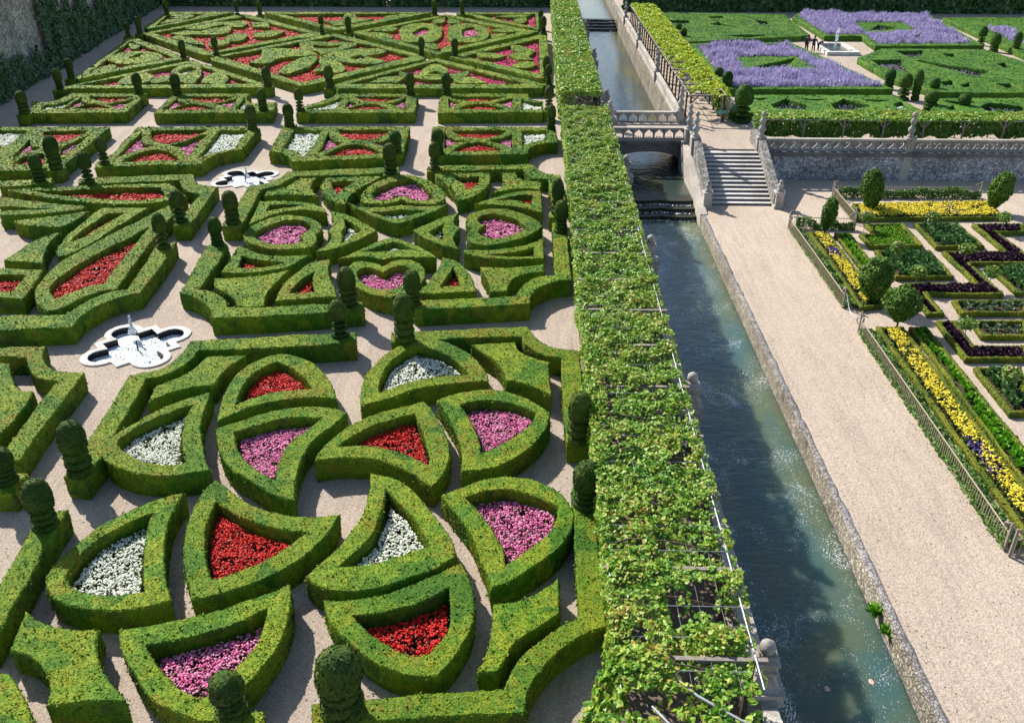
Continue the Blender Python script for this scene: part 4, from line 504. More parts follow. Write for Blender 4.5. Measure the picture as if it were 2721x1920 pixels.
def gravel_mat(name,c,dark,grain=38,big=.25):
    m,nt,b=newmat(name); v,g=pos(nt)
    vo=vor(nt,v,grain); sp=nt.nodes.new('ShaderNodeSeparateColor'); nt.links.new(vo.outputs['Color'],sp.inputs[0])
    cc=mul(nt,c,ramp(nt,sp.outputs[0],[(0,.72),(.5,1.0),(1,1.22)]))
    n0=noise(nt,v,9,4,.75); cc=mul(nt,cc,ramp(nt,n0,[(.30,.78),(.6,1.07)]))
    n=noise(nt,v,big,5,.6); cc=mixf(nt,ramp(nt,n,[(.35,0),(.7,1)]),cc,mul(nt,cc,dark))
    vs2,_=pos(nt,(2.2,.22,1)); st=noise(nt,vs2,1.1,4,.65,.8); cc=mul(nt,cc,ramp(nt,st,[(.30,.86),(.5,1.0),(.72,1.06)]))
    sp2=vor(nt,v,5.5); cc=mul(nt,cc,ramp(nt,sp2.outputs['Distance'],[(.035,.45),(.075,1)]))
    nt.links.new(cc,b.inputs['Base Color']); b.inputs['Roughness'].default_value=.95; b.inputs['Specular IOR Level'].default_value=.1
    n4=noise(nt,v,14,5,.8); bump(nt,b,n4,1.0,.04); return m
def water_mat(name,deep,refl_tint,foam=.5,bmp=.5,fth=.60,fs=11):
    m,nt,b=newmat(name); v,g=pos(nt)
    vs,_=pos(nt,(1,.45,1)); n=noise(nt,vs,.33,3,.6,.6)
    c=mixf(nt,ramp(nt,n,[(.38,0),(.62,1)]),deep,refl_tint)  # canal olive stands for the bank wall's reflection, painted into the colour in noise patches
    # bubbles and foam drifting with the current
    vf,_=pos(nt,(1,.62,1)); w=nt.nodes.new('ShaderNodeVectorMath'); w.operation='ADD'; nn=nd(nt,'ShaderNodeTexNoise',Scale=.5,Detail=3); nt.links.new(vf,nn.inputs['Vector'])
    sc2=nt.nodes.new('ShaderNodeVectorMath'); sc2.operation='SCALE'; sc2.inputs[3].default_value=1.6; nt.links.new(nn.outputs['Color'],sc2.inputs[0])
    nt.links.new(vf,w.inputs[0]); nt.links.new(sc2.outputs[0],w.inputs[1])
    f1=noise(nt,w.outputs[0],fs,3,.7); d=noise(nt,w.outputs[0],.55,4,.6,1.0)
    th=nt.nodes.new('ShaderNodeMath'); th.operation='MULTIPLY_ADD'; nt.links.new(d,th.inputs[0]); th.inputs[1].default_value=foam; nt.links.new(f1,th.inputs[2])
    fm=ramp(nt,th.outputs[0],[(fth+foam*.5,0),(fth+.06+foam*.5,1)])
    c=mixf(nt,fm,c,(.74,.80,.82)); nt.links.new(c,b.inputs['Base Color'])
    rr=ramp(nt,fm,[(0,.06),(1,.7)]); nt.links.new(rr,b.inputs['Roughness']); b.inputs['IOR'].default_value=1.33; b.inputs['Subsurface Weight'].default_value=1. if fs==26 else 0.; b.inputs['Subsurface Radius'].default_value=(1.3,1.6,1.4); b.inputs['Subsurface Scale'].default_value=2.0; b.inputs['Specular IOR Level'].default_value=.6
    v3,_=pos(nt,(.7,1.4,1)); h=noise(nt,v3,1.9,4,.6,.8); bump(nt,b,h,bmp,.10)
    return m
M={}
M['hedge']=hedge_mat('box_hedge_leaf',[(.055,.150,.008),(.095,.200,.009),(.150,.235,.010),(.215,.265,.012),(.110,.215,.010),(.190,.205,.012)],48,(.82,1.15),.28)
M['hedge_far']=hedge_mat('box_hedge_leaf_far',[(.065,.150,.009),(.120,.215,.011),(.180,.255,.012),(.215,.265,.014),(.12,.20,.011)],30,(.85,1.15),.2)
M['hedge_sage']=hedge_mat('box_hedge_leaf_deep',[(.035,.115,.010),(.060,.160,.012),(.090,.190,.014),(.05,.14,.012)],25,(.9,1.1),.15)
M['box_low']=hedge_mat('box_edging_leaf',[(.075,.120,.010),(.135,.170,.012),(.170,.180,.014)],60,(.8,1.2))
M['yew']=hedge_mat('yew_leaf',[(.030,.070,.011),(.050,.100,.012),(.085,.130,.014),(.055,.085,.012)],60,(.75,1.25))
M['yew_b']=hedge_mat('yew_leaf_bright',[(.024,.075,.010),(.042,.110,.011),(.070,.135,.012)],40,(.75,1.25))
M['vine']=leaf_mat('vine_leaf',[(.055,.175,.014),(.115,.280,.020),(.210,.380,.032),(.36,.44,.06),(.38,.26,.05)],.45,.4,.3,.55)
M['vine_y']=leaf_mat('vine_leaf_yellow',[(.16,.30,.014),(.32,.45,.018),(.48,.54,.022),(.55,.56,.03)],.45,.35,.3,.5)
M['ivy']=leaf_mat('ivy_leaf',[(.018,.060,.018),(.040,.105,.026),(.075,.145,.034)],.4,.4,.1)
M['pear']=leaf_mat('pear_leaf',[(.040,.110,.012),(.080,.175,.016),(.16,.25,.035)],.55,.25,.2)
M['rose_leaf']=leaf_mat('rose_leaf',[(.08,.17,.03),(.15,.26,.04),(.26,.34,.07)],.5,.3,.2)
M['row']=leaf_mat('espalier_leaf',[(.06,.15,.025),(.12,.24,.045),(.22,.32,.10)],.55,.25,.2)
M['herb']=leaf_mat('herb_leaf',[(.06,.09,.06),(.10,.12,.09),(.13,.11,.13)],.7,.2,.1)
M['bed_leaf_light']=leaf_mat('bed_leaf_light',[(.03,.08,.012),(.06,.13,.02),(.10,.18,.035)],.5,.3,.15)
M['begonia_leaf']=leaf_mat('begonia_leaf',[(.03,.06,.010),(.05,.09,.016),(.08,.06,.03)],.5,.3,.1)
M['begonia_leaf_dark']=leaf_mat('begonia_leaf_bronze',[(.07,.016,.010),(.10,.03,.015),(.06,.06,.016)],.5,.3,.1)
M['lettuce']=leaf_mat('lettuce_leaf',[(.08,.26,.010),(.15,.38,.015),(.25,.46,.04)],.5,.3,.25)
M['green_crop']=leaf_mat('green_crop_leaf',[(.09,.24,.012),(.16,.34,.018),(.24,.42,.035)],.5,.3,.25)
M['dark_crop']=leaf_mat('dark_crop_leaf',[(.045,.14,.03),(.10,.22,.06),(.18,.30,.11)],.45,.4,.15)
M['purple_crop']=leaf_mat('purple_crop_leaf',[(.024,.008,.022),(.050,.016,.042),(.085,.030,.066)],.5,.35,.1)
M['pale_crop']=leaf_mat('pale_crop_leaf',[(.09,.16,.07),(.16,.23,.12),(.24,.30,.19)],.5,.35,.15)
def petal(name,cols): return leaf_mat(name,cols,.55,.25,.2,2.0)
M['f_r']=petal('red_petal',[(.48,.008,.006),(.66,.016,.010),(.72,.04,.025)])
M['f_w']=petal('white_petal',[(.70,.74,.58),(.85,.87,.74),(.88,.88,.80)])
M['f_p']=petal('pink_petal',[(.66,.09,.28),(.76,.20,.42),(.86,.50,.62)])
M['f_m']=petal('magenta_petal',[(.56,.015,.10),(.70,.03,.17),(.74,.08,.26)])
M['f_l']=petal('lavender_petal',[(.30,.25,.46),(.43,.37,.58),(.58,.53,.70)])
M['f_y']=petal('yellow_petal',[(.72,.56,.02),(.84,.70,.05),(.88,.78,.10)])
M['f_v']=petal('violet_petal',[(.05,.03,.16),(.10,.06,.26)])
M['f_rose']=petal('rose_petal',[(.6,.36,.25),(.7,.5,.4)])
M['soil']=gravel_mat('dark_soil',(.085,.064,.047),(.7,.7,.7),30)
M['gravel']=gravel_mat('pale_gravel',(.435,.362,.295),(.86,.84,.84),34)
M['gravel2']=gravel_mat('pink_gravel',(.49,.405,.325),(.88,.86,.85),30,.18)
M['earth']=gravel_mat('brown_earth',(.21,.165,.13),(.8,.8,.8),30,.6)
M['stone']=stone_mat('tuffeau_stone',(.42,.39,.35),(.52,.48,.42),(.30,.28,.26),2.2)
M['stone_dark']=stone_mat('weathered_stone',(.12,.12,.12),(.20,.19,.185),(.09,.09,.09),2.0)
M['stone_grey']=stone_mat('grey_carved_stone',(.30,.29,.285),(.38,.36,.345),(.22,.21,.21),2.0)
M['finial']=stone_mat('finial_stone',(.50,.46,.41),(.42,.39,.36),(.27,.23,.20),4.0)
M['rubble']=stone_mat('rubble_stone',(.42,.42,.455),(.53,.53,.56),(.35,.35,.385),1.5,rub=5.0,bumpd=.06)
M['bank']=stone_mat('bank_stone',(.30,.26,.20),(.40,.36,.29),(.22,.18,.13),1.3,rub=6.0,bumpd=.05)
M['cap']=stone_mat('lichen_capstone',(.24,.22,.22),(.32,.30,.29),(.40,.38,.37),3.0,rub=9.0,bumpd=.03)
M['oldwall']=stone_mat('old_wall_stone',(.44,.40,.37),(.54,.49,.45),(.36,.32,.31),.9,rub=3.0,bumpd=.05)
M['white_stone']=stone_mat('white_basin_stone',(.58,.55,.52),(.68,.65,.61),(.46,.44,.41),1.5,bumpd=.004)
M['basin_dark']=plain_mat('wet_basin_lining',(.012,.010,.012),.35)
M['step']=stone_mat('stair_stone',(.52,.49,.46),(.60,.57,.53),(.44,.41,.39),1.5,bumpd=.01)
M['wet']=plain_mat('wet_mossy_stone',(.022,.024,.014),.45,.5,4,.3)
M['wood']=plain_mat('dark_oak',(.060,.045,.035),.8,.4,12)
M['greywood']=plain_mat('weathered_wood',(.22,.19,.165),.85,.35,14)
M['lath']=plain_mat('pale_lath',(.34,.275,.20),.8,.25,20)
M['metal']=plain_mat('galvanised_tube',(.40,.41,.43),.4,.15,6,.5,.3)
M['wire']=plain_mat('dull_wire',(.22,.22,.22),.6,.2)
M['carved']=stone_mat('carved_balustrade_stone',(.26,.25,.24),(.38,.36,.33),(.17,.165,.16),3.5,rub=4.5,bumpd=.05)
M['sign']=plain_mat('teal_board',(.10,.32,.30),.5,.15)
M['bark']=plain_mat('vine_bark',(.085,.06,.04),.9,.4,20)
M['foam']=plain_mat('white_water_foam',(.80,.84,.87),.35,.15,12)
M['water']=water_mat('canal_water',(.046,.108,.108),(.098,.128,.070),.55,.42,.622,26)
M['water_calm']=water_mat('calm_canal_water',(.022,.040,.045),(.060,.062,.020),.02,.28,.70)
M['water_basin']=water_mat('basin_water',(.30,.35,.37),(.55,.60,.62),.3,.8,.45)
# ------------------------------------------------------------------ camera, sun, sky
cam=bpy.data.cameras.new('camera'); co=bpy.data.objects.new('camera',cam); col.objects.link(co); sc.camera=co
co.location=(0,0,17.7); co.rotation_euler=(R(90-29.0),0,R(1.6)); cam.sensor_width=36; cam.lens=36*2352/2721; cam.clip_end=3000
w=bpy.data.worlds.new('World'); sc.world=w; w.use_nodes=True; nt=w.node_tree
sky=nt.nodes.new('ShaderNodeTexSky'); sky.sky_type='NISHITA'; sky.sun_disc=False; sky.sun_elevation=SUN_EL; sky.sun_rotation=math.atan2(SUN_DIR.x,SUN_DIR.y)
bg=nt.nodes['Background']; nt.links.new(sky.outputs[0],bg.inputs[0]); bg.inputs[1].default_value=.10
sl=bpy.data.lights.new('sun','SUN'); sl.energy=5.0; sl.angle=R(.53); sl.color=(1.0,.945,.86); so=bpy.data.objects.new('sun',sl); col.objects.link(so)
so.rotation_euler=(-SUN_DIR).to_track_quat('-Z','Y').to_euler()
sc.view_settings.view_transform='Standard'; sc.view_settings.look='None'; sc.view_settings.exposure=.80; sc.view_settings.gamma=1

# ------------------------------------------------------------------ ground, canal
def struct(name,mb,mat): o=mb.build(name,mat); o['kind']='structure'; return o
def quatre(th,dh,d,rho):
    r=dh/(abs(math.cos(th))+abs(math.sin(th)))
    for k in range(4):
        p=th-(math.pi/4+k*math.pi/2); q=rho*rho-(d*math.sin(p))**2
        if q>0 and math.cos(p)>0: r=max(r,d*math.cos(p)+math.sqrt(q))
    return r
BASINS=[(-16.88,32.82),(-19.05,56.05)]
L_=[[(-1500,-30),(5.35,-30),(5.35,2500),(-1500,2500)]]+[[(cx+quatre(2*math.pi*k/80,1.8,1.52,.7)*math.cos(2*math.pi*k/80-.045),cy+quatre(2*math.pi*k/80,1.8,1.52,.7)*math.sin(2*math.pi*k/80-.045)) for k in range(80)] for cx,cy in BASINS]
b=MB(); vv=[];ii=[]
for l in L_: ii.append(list(range(len(vv),len(vv)+len(l)))); vv+=[Vector(q) for q in l]
v2,f=tri(vv,ii); b.add(np.column_stack([v2,np.zeros(len(v2))]),f); b.add([(5.35,-30,0),(5.35,2500,0),(5.35,2500,-6),(5.35,-30,-6)],[(0,1,2,3)]); struct('gravel_ground',b,M['gravel'])
b=MB(); b.box(11.75,1500,64.16,2500,-6,-.003); struct('terrace_ground',b,M['gravel'])
b=MB(); b.box(11.1,1500,-60,63.62,-6,LOW); struct('garden_ground',b,M['gravel2'])
b=MB(); b.box(5.9,11.05,-60,2500,-6.5,-3.9); struct('canal_bed',b,M['soil'])
b=MB(); b.box(1.95,5.3,10,66.4,-.2,.004); b.box(1.95,5.3,72.6,140,-.2,.004); struct('pergola_path',b,M['earth'])
def sheet(name,x0,x1,y0,y1,z,mat):
    b=MB(); b.add([(x0,y0,z),(x1,y0,z),(x1,y1,z),(x0,y1,z)],[(0,1,2,3)]); return struct(name,b,mat)
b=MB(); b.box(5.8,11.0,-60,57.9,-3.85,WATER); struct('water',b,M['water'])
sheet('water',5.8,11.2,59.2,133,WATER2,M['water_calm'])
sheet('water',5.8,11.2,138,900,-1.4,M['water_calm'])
# weirs: scalloped stone steps across the canal
def weir(y0,pitch,ztop,dz,n,label,froth):
    e=empty('weir',(8.4,y0,ztop-dz*n),label,'weir','stone weirs across the canal')
    for i in range(n):
        y=y0-pitch*i; z=ztop-dz*i; pts=[]
        for k in range(41):
            x=5.85+(5.3)*k/40; u=((k/40*2+.02)%1); pts.append((x,y-.34*(4*u*(1-u))**.45+.17))
        pts+=[(11.15,y0+1.2),(5.85,y0+1.2)]
        b=MB(); b.prism(pts,'z',z-dz-.4,z+.012); b.build('step',M['wet'],e)
    b=MB(); P=[]
    for i in range(n):
        y=y0-pitch*i; z=ztop-dz*i; m=froth
        xs=6+5*rng.random(m); u=((xs-5.85)/5.3*2+.02)%1
        yy=y-.34*(4*u*(1-u))**.45+.17-.04-rng.random(m)**2*.35
        P.append(np.stack([xs,yy,np.full(m,z-dz+.03)],1))
    P=np.concatenate(P); V,F=cards(P,np.tile((0,0,1.),(len(P),1)),.09,.3,.6); b.add(V,F); o=b.build('froth',M['foam'],e); o['kind']='stuff'
weir(59.1,.92,WATER2,.25,3,'three-stepped scalloped stone weir below the arched bridge',150)
weir(137.6,1.5,-1.4,.2,4,'four-stepped dark stone weir at the far end of the canal',60)

# ------------------------------------------------------------------ hedges and flower beds
SECG={'near':'box hedges of the quarter nearest the viewer','heart':'box hedges of the heart quarter','left':'box hedges of the left quarter','rowb':'panels of the nearer row','rowa':'panels of the farther row','far':'straight hedges of the far parterre','fin':'curled box shapes of the far parterre','sage':'box panels of the lavender terrace'}
def hedge_geo(b,loops,z0,h,step,leaf,dens,seed,inset=.035):
    L=[]
    for i,l in enumerate(loops):
        if (area(l)>0)!=(i==0): l=l[::-1]
        L.append(l)
    tops=[l-normals(l)*inset for l in L]
    verts=[];idx=[]
    for t in tops:
        idx.append(list(range(len(verts),len(verts)+len(t)))); verts+= [Vector(p) for p in t]
    allp=np.concatenate(tops); g=step*1.25
    xs=np.arange(allp[:,0].min(),allp[:,0].max(),g); ys=np.arange(allp[:,1].min(),allp[:,1].max(),g)
    if len(xs)*len(ys)>0:
        G=np.stack(np.meshgrid(xs,ys),-1).reshape(-1,2)+rng.uniform(-.25,.25,(len(xs)*len(ys),2))*g
        G=G[inside(G,tops)]
        if len(G): G=G[mindist(G,tops)>step*.6]
    else: G=np.zeros((0,2))
    v2,f=tri(verts,idx,G)
    V=[np.column_stack([v2,np.full(len(v2),z0+h)])]; F=[f]; n=len(v2); SF=[]
    rows=[(0,None,h),(1,0,h-.035),(2,.0,h*.62),(3,.0,h*.3),(4,-.03,-.03)]
    for l,t in zip(L,tops):
        nn=normals(l); m=len(l); base=n
        for _,o,z in rows:
            p=t if o is None else l+nn*o
            V.append(np.column_stack([p,np.full(m,z0+z)])); n+=m
        k=np.arange(m); k2=(k+1)%m
        for r in range(len(rows)-1):
            a=base+r*m
            SF.append(np.stack([a+k,a+m+k,a+m+k2,a+k2],1))
    V=np.concatenate(V); SF=np.concatenate(SF)
    a=.5+ .5*min(1,step/.14)
    D=np.stack([vnoise(V,.9,seed*0+11+i)*.036+vnoise(V,4.5,21+i)*.020*a+vnoise(V,11,31+i)*.014*a for i in range(3)],1)
    D[V[:,2]<z0+.02]*=.4
    V=V+D
    b.add(V,F[0],0,True); b.add(V,SF,0,True)
    T=np.concatenate([F[0],SF[:,[0,1,2]],SF[:,[0,2,3]]])
    P,N,A=on_tris(V,T,1)
    n=int(A*dens)
    P,N,A=on_tris(V,T,n)
    P=P+N*rng.uniform(-.004,.010,(n,1)); P=P[P[:,2]>z0+.04] if True else P
    Nn=N[:len(P)] if len(P)==n else None
    if Nn is None:
        P2,N2,_=on_tris(V,T,n); k=P2[:,2]>z0+.04; P=P2[k]+N2[k]*rng.uniform(-.004,.010,(k.sum(),1)); Nn=N2[k]
    Vc,Fc=cards(P,Nn,leaf,.30); b.add(Vc,Fc,0,False)
    k=rng.random(len(P))<(.02 if leaf<.05 else .01); Q=P[k]+Nn[k]*rng.uniform(.015,.055,(k.sum(),1)); Vc,Fc=cards(Q,Nn[k],leaf*1.1,1.2,1.8); b.add(Vc,Fc,0,False)
def lod(y):
    if y<28: return .12,.034,700
    if y<48: return .16,.045,420
    if y<75: return .24,.085,150
    return .34,.095,60
def bed_fill(loop,z0,colr,label,zf,zc):
    """one planted bed: soil, foliage and flowers in ONE mesh"""
    L=[loop]; y=loop[:,1].mean(); k=max(1.,(y/26)**.75)
    b=MB()
    v2,f=tri([Vector(p) for p in loop],[list(range(len(loop)))])
    b.add(np.column_stack([v2,np.full(len(v2),z0+.035)]),f,0)
    A=abs(area(loop)); x0,y0=loop.min(0); x1,y1=loop.max(0)
    def pts(n,marg):
        P=rng.uniform((x0,y0),(x1,y1),(int(n*(x1-x0)*(y1-y0)/max(A,.01))+3,2)); P=P[inside(P,L)]
        if len(P): P=P[mindist(P,[sample_fine(loop)])>marg]
        return P
    drop=lambda P: P[~inside(P,SAGEIN)] if len(P) else P
    up=lambda n: np.tile((0,0,1.),(n,1))
    if colr in 'rwpm':
        s=.066*k; ex={'r':1.25,'w':1.2,'p':1.2,'m':1.2}[colr]
        P=pts(A*90/k**1.5,.1); Z=z0+rng.uniform(.08,zf+.03,len(P)); V,F=leaves(np.column_stack([P,Z]),up(len(P)),.085*k**.8,.7); b.add(V,F,1)
        n=A*330*ex/k**1.8; P=pts(n,.11)
        # flowers sit on small plants set out in a rough grid
        cl=vnoise(np.column_stack([P,np.zeros(len(P))]),3.4/k**.5,5); P=P[cl>-.72+.2*rng.normal(size=len(P))] if y<60 else P
        Z=z0+zf+.05*vnoise(np.column_stack([P,np.zeros(len(P))]),2.5,9)+rng.uniform(-.05,.03,len(P))
        V,F4,F3=domes(np.column_stack([P,Z]),s,.4); b.add(V,F4,2); b.v.append(np.zeros((0,3))); b.f.append((F3+b.n-len(V),2,False))
        mats=[M['soil'],{'r':M['begonia_leaf_dark'],'w':M['bed_leaf_light']}.get(colr,M['begonia_leaf']),M['f_'+colr]]
    elif colr=='l':
        P=drop(pts(A*30,.1)); V,F=cards(np.column_stack([P,z0+rng.uniform(.1,.5,len(P))]),up(len(P)),.22,1.2,1.6); b.add(V,F,1)
        P=drop(pts(A*95,-.01)); P=P[vnoise(np.column_stack([P,np.zeros(len(P))]),.7,23)>-.55+.2*rng.normal(size=len(P))]; n=len(P); c=vnoise(np.column_stack([P,np.zeros(n)]),.9,3); c2=vnoise(np.column_stack([P,np.zeros(n)]),.35,13); hh=.52+.28*c+.16*c2+rng.uniform(-.15,.28,n)
        lean=rng.normal(0,.34,(n,2)); B=unit(np.column_stack([lean,np.ones(n)])); T=unit(np.cross(B,rng.normal(size=(n,3)))); C=np.column_stack([P,z0+hh])
        ln=rng.uniform(.16,.30,n)[:,None]; wd=rng.uniform(.035,.07,n)[:,None]
        V=np.stack([C-T*wd-B*ln,C+T*wd-B*ln,C+T*wd*.3+B*ln,C-T*wd*.3+B*ln],1).reshape(-1,3); b.add(V,np.arange(4*n).reshape(n,4),2)
        mats=[M['soil'],M['herb'],M['f_l']]
    else:
        P=pts(A*34,.1); V,F=cards(np.column_stack([P,z0+rng.uniform(.05,.2,len(P))]),up(len(P)),.14,.9,1.5); b.add(V,F,1)
        P=pts(A*12,.1); n=len(P); V,F4,F3=domes(np.column_stack([P,z0+rng.uniform(.2,.36,n)]),.09,.5); b.add(V,F4,2); b.f.append((F3+b.n-len(V),2,False))
        mats=[M['soil'],M['herb'],M['f_l']]
    o=b.build('flower_bed' if colr!='s' else 'herb_bed',mats)
    tag(o,label,'flower bed' if colr!='s' else 'herb bed',{'r':'beds of red flowers','w':'beds of white flowers','p':'beds of pink flowers','m':'beds of magenta flowers','l':'lavender beds','s':'herb beds cut into the box panels'}[colr])
    return o
def sample_fine(l):
    return np.concatenate([l,(l+np.roll(l,-1,0))/2])
SAGEIN=[sample(o_,.4) for s_,l_,o_,h_ in HEDGES if s_=='sage' and 'diamond inside' in l_]
HPOLY=[]
for i,(sec,label,outer,holes) in enumerate(HEDGES):
    h={'near':.86,'heart':.86,'left':.86,'rowb':.86,'rowa':.86,'far':.82,'fin':.80,'sage':.6}[sec]
    P,_=parse(outer); y=P[:,1].min(); step,leaf,dens=lod(max(5,y))
    
    if sec=='sage': step=.28
    lo=sample(outer,step); hl=[sample(p,step) for p,_,_ in holes]
    if sec=='sage': dens=26; step=.28; leaf=.10
    HPOLY.append((lo,hl))
    b=MB(); hedge_geo(b,[lo]+hl,0,h+((i*37)%7-3)*.004,step,leaf,dens,i)
    mat=M['hedge_sage'] if sec=='sage' else (M['hedge_far'] if y>62 else M['hedge'])
    tag(b.build('box_hedge',mat),label,'hedge',SECG[sec])
    for (p,c,fl),l in zip(holes,hl): bed_fill(l,0,c,fl,{'near':.50,'heart':.55,'left':.55,'rowb':.60,'rowa':.64,'far':.42,'fin':.45,'sage':.3}[sec],h)

# ------------------------------------------------------------------ kitchen garden
def inset_poly(P,d):
    if area(P)<0: P=P[::-1]
    n=len(P); out=[]
    for i in range(n):
        a,b_,c=P[i-1],P[i],P[(i+1)%n]
        d1=(b_-a)/np.linalg.norm(b_-a); d2=(c-b_)/np.linalg.norm(c-b_)
        n1=np.array((-d1[1],d1[0])); n2=np.array((-d2[1],d2[0])); m=n1+n2
        k=1/max(.25,(1+n1@n2)); out.append(b_+m*k*d)
    return np.array(out)
def crop(loop,z0,kind,label):
    b=MB(); b.add(np.column_stack([loop,np.full(len(loop),z0+.04)])[:1],np.zeros((0,3),int))
    v2,f=tri([Vector(p) for p in loop],[list(range(len(loop)))]); b.add(np.column_stack([v2,np.full(len(v2),z0+.04)]),f,0)
    x0,y0=loop.min(0); x1,y1=loop.max(0); A=abs(area(loop))
    sp={'L':.31,'g':.22,'d':.36,'v':.24,'s':.46,'y':.2}[kind]
    G=np.stack(np.meshgrid(np.arange(x0,x1,sp),np.arange(y0,y1,sp)),-1).reshape(-1,2); G=G+rng.normal(0,sp*.16,G.shape)
    G=G[inside(G,[loop])]; G=G[mindist(G,[sample_fine(loop)])>.09]
    if kind=='y':
        z=.34+.07*vnoise(np.column_stack([G,np.zeros(len(G))]),1.2,3)
        n=int(A*210); P=rng.uniform((x0,y0),(x1,y1),(int(n*(x1-x0)*(y1-y0)/A),2)); P=P[inside(P,[loop])]; P=P[mindist(P,[sample_fine(loop)])>.1]
        V,F=leaves(np.column_stack([P,z0+rng.uniform(.08,.32,len(P))]),np.tile((0,0,1.),(len(P),1)),.13,.8); b.add(V,F,1)
        c=vnoise(np.column_stack([P,np.zeros(len(P))]),.55,8)
        k=c<.58+.12*rng.normal(size=len(P)); k&=vnoise(np.column_stack([P,np.zeros(len(P))]),2.6,18)>-.5+.2*rng.normal(size=len(P)); Q=P[k]; V,F4,F3=domes(np.column_stack([Q,z0+rng.uniform(.30,.50,len(Q))]),.09,.5); b.add(V,F4,2); b.f.append((F3+b.n-len(V),2,False))
        Q=P[c>.55+.1*rng.normal(size=len(P))]; V,F4,F3=domes(np.column_stack([Q,z0+rng.uniform(.3,.42,len(Q))]),.09,.5); b.add(V,F4,3); b.f.append((F3+b.n-len(V),3,False))
        mats=[M['soil'],M['begonia_leaf'],M['f_y'],M['f_v']]
    else:
        nl={'L':14,'g':10,'d':15,'v':15,'s':9}[kind]; sz={'L':.28,'g':.18,'d':.34,'v':.25,'s':.30}[kind]; ht={'L':.22,'g':.12,'d':.38,'v':.24,'s':.22}[kind]
        C=np.repeat(G,nl,0); n=len(C); a=rng.random(n)*6.283; r=rng.random(n)
        dirv=np.column_stack([np.cos(a),np.sin(a)]); tilt=.25+.9*r
        B=np.column_stack([dirv*np.sin(tilt)[:,None],np.cos(tilt)]); T=np.column_stack([-dirv[:,1],dirv[:,0],np.zeros(n)]); N=np.cross(T,B)
        P=np.column_stack([C+dirv*(sz*.35*r)[:,None],z0+.05+ht*(1-.55*r)*rng.uniform(.7,1.2,n)])
        V,F=leaves_tb(P,T,B,N,sz*rng.uniform(.7,1.25,n),.62 if kind in 'ds' else .85,1.2); b.add(V,F,1)
        mats=[M['soil'],{'L':M['lettuce'],'g':M['green_crop'],'d':M['dark_crop'],'v':M['purple_crop'],'s':M['pale_crop']}[kind]]
    o=b.build('flower_bed' if kind=='y' else 'vegetable_bed',mats)
    tag(o,label,'flower bed' if kind=='y' else 'vegetable bed','planted beds of the kitchen garden')
for label,fl,outer,kind in KIT:
    P,_=parse(outer)
    if area(P)<0: P=P[::-1]
    q=inset_poly(P,.21)
    def rs(Q,step=.2):
        return sample(' '.join('%f,%f*'%tuple(p) for p in Q),step)
    b=MB(); hedge_geo(b,[rs(P),rs(q)],LOW,.28,.16,.055,260,3,.04)
    tag(b.build('box_edging',M['box_low']),label,'hedge','low box edgings of the kitchen garden')
    crop(rs(q),LOW,kind,fl)

# ------------------------------------------------------------------ topiary
def blob_rev(prof,mat_seed,seg=26,dens=420,leaf=.045,stretch=1):
    b=MB(); prof=np.array(prof); 
    t=np.linspace(0,1,len(prof)*3); pr=np.stack([np.interp(t*(len(prof)-1),np.arange(len(prof)),prof[:,i]) for i in (0,1)],1)
    n=len(pr); th=2*np.pi*np.arange(seg)/seg
    V=np.stack([pr[:,0][:,None]*np.cos(th),pr[:,0][:,None]*np.sin(th),np.repeat(pr[:,1][:,None],seg,1)],-1).reshape(-1,3)
    F=[]
    for i in range(n-1):
        for k in range(seg): F.append((i*seg+k,i*seg+(k+1)%seg,(i+1)*seg+(k+1)%seg,(i+1)*seg+k))
    F=np.array(F)
    Vn=V+mat_seed
    V=V+np.stack([vnoise(Vn,2.2,i)*.022+vnoise(Vn,8,i+5)*.014 for i in range(3)],1)
    b.add(V,F,0,True)
    T=np.concatenate([F[:,[0,1,2]],F[:,[0,2,3]]]); ok=np.linalg.norm(np.cross(V[T][:,1]-V[T][:,0],V[T][:,2]-V[T][:,0]),axis=1)>1e-7; T=T[ok]
    P,N,A=on_tris(V,T,1); P,N,A=on_tris(V,T,int(A*dens)); C,FC=cards(P+N*.004,N,leaf,.4); b.add(C,FC,0)
    return b
def topiary_proto(kind,mat,var=0):
    """unit topiary standing on z=0, 1.8 m tall"""
    e=empty('topiary',(0,0,0),'x','topiary','clipped topiary')
    s=kind*7.3+var*31.7
    tiers={0:[(.0,.26,.40),(.25,.25,.385),(.49,.23,.365)],1:[(.02,.20,.39),(.32,.18,.36),(.58,.17,.33)],2:[(.0,.30,.42),(.29,.30,.42),(.56,.28,.41)]}[kind]
    for z,h,r in tiers:
        b=blob_rev([(.05,z),(r*.62,z+.01),(r*.93,z+h*.25),(r,z+h*.5),(r*.93,z+h*.8),(r*.66,z+h*.97),(.05,z+h)],s+z); b.build('clipped_tier',mat,e,(0,0,0))
    z={0:.74,1:.86,2:.83}[kind]; r={0:.43,1:.40,2:.44}[kind]; H=1.8-z
    b=blob_rev([(.05,z),(r*.75,z+.01),(r*.96,z+H*.12),(r,z+H*.32),(r*.97,z+H*.55),(r*.86,z+H*.74),(r*.62,z+H*.9),(r*.3,z+H*.98),(.01,z+H)],s+9); b.build('clipped_head',mat,e,(0,0,0))
    b=MB(); b.tube([(0,0,-.02),(0,0,z+.2)],.06,8); b.build('trunk',M['bark'],e,(0,0,0))
    return e
PR={}; NEWB=[]
def copy_thing(o):
    c=o.copy(); col.objects.link(c)
    for ch in list(o.children):
        if ch.name.startswith('base_block'): continue
        d=ch.copy(); col.objects.link(d); d.parent=c
        for g in list(ch.children):
            q=g.copy(); col.objects.link(q); q.parent=d
    return c
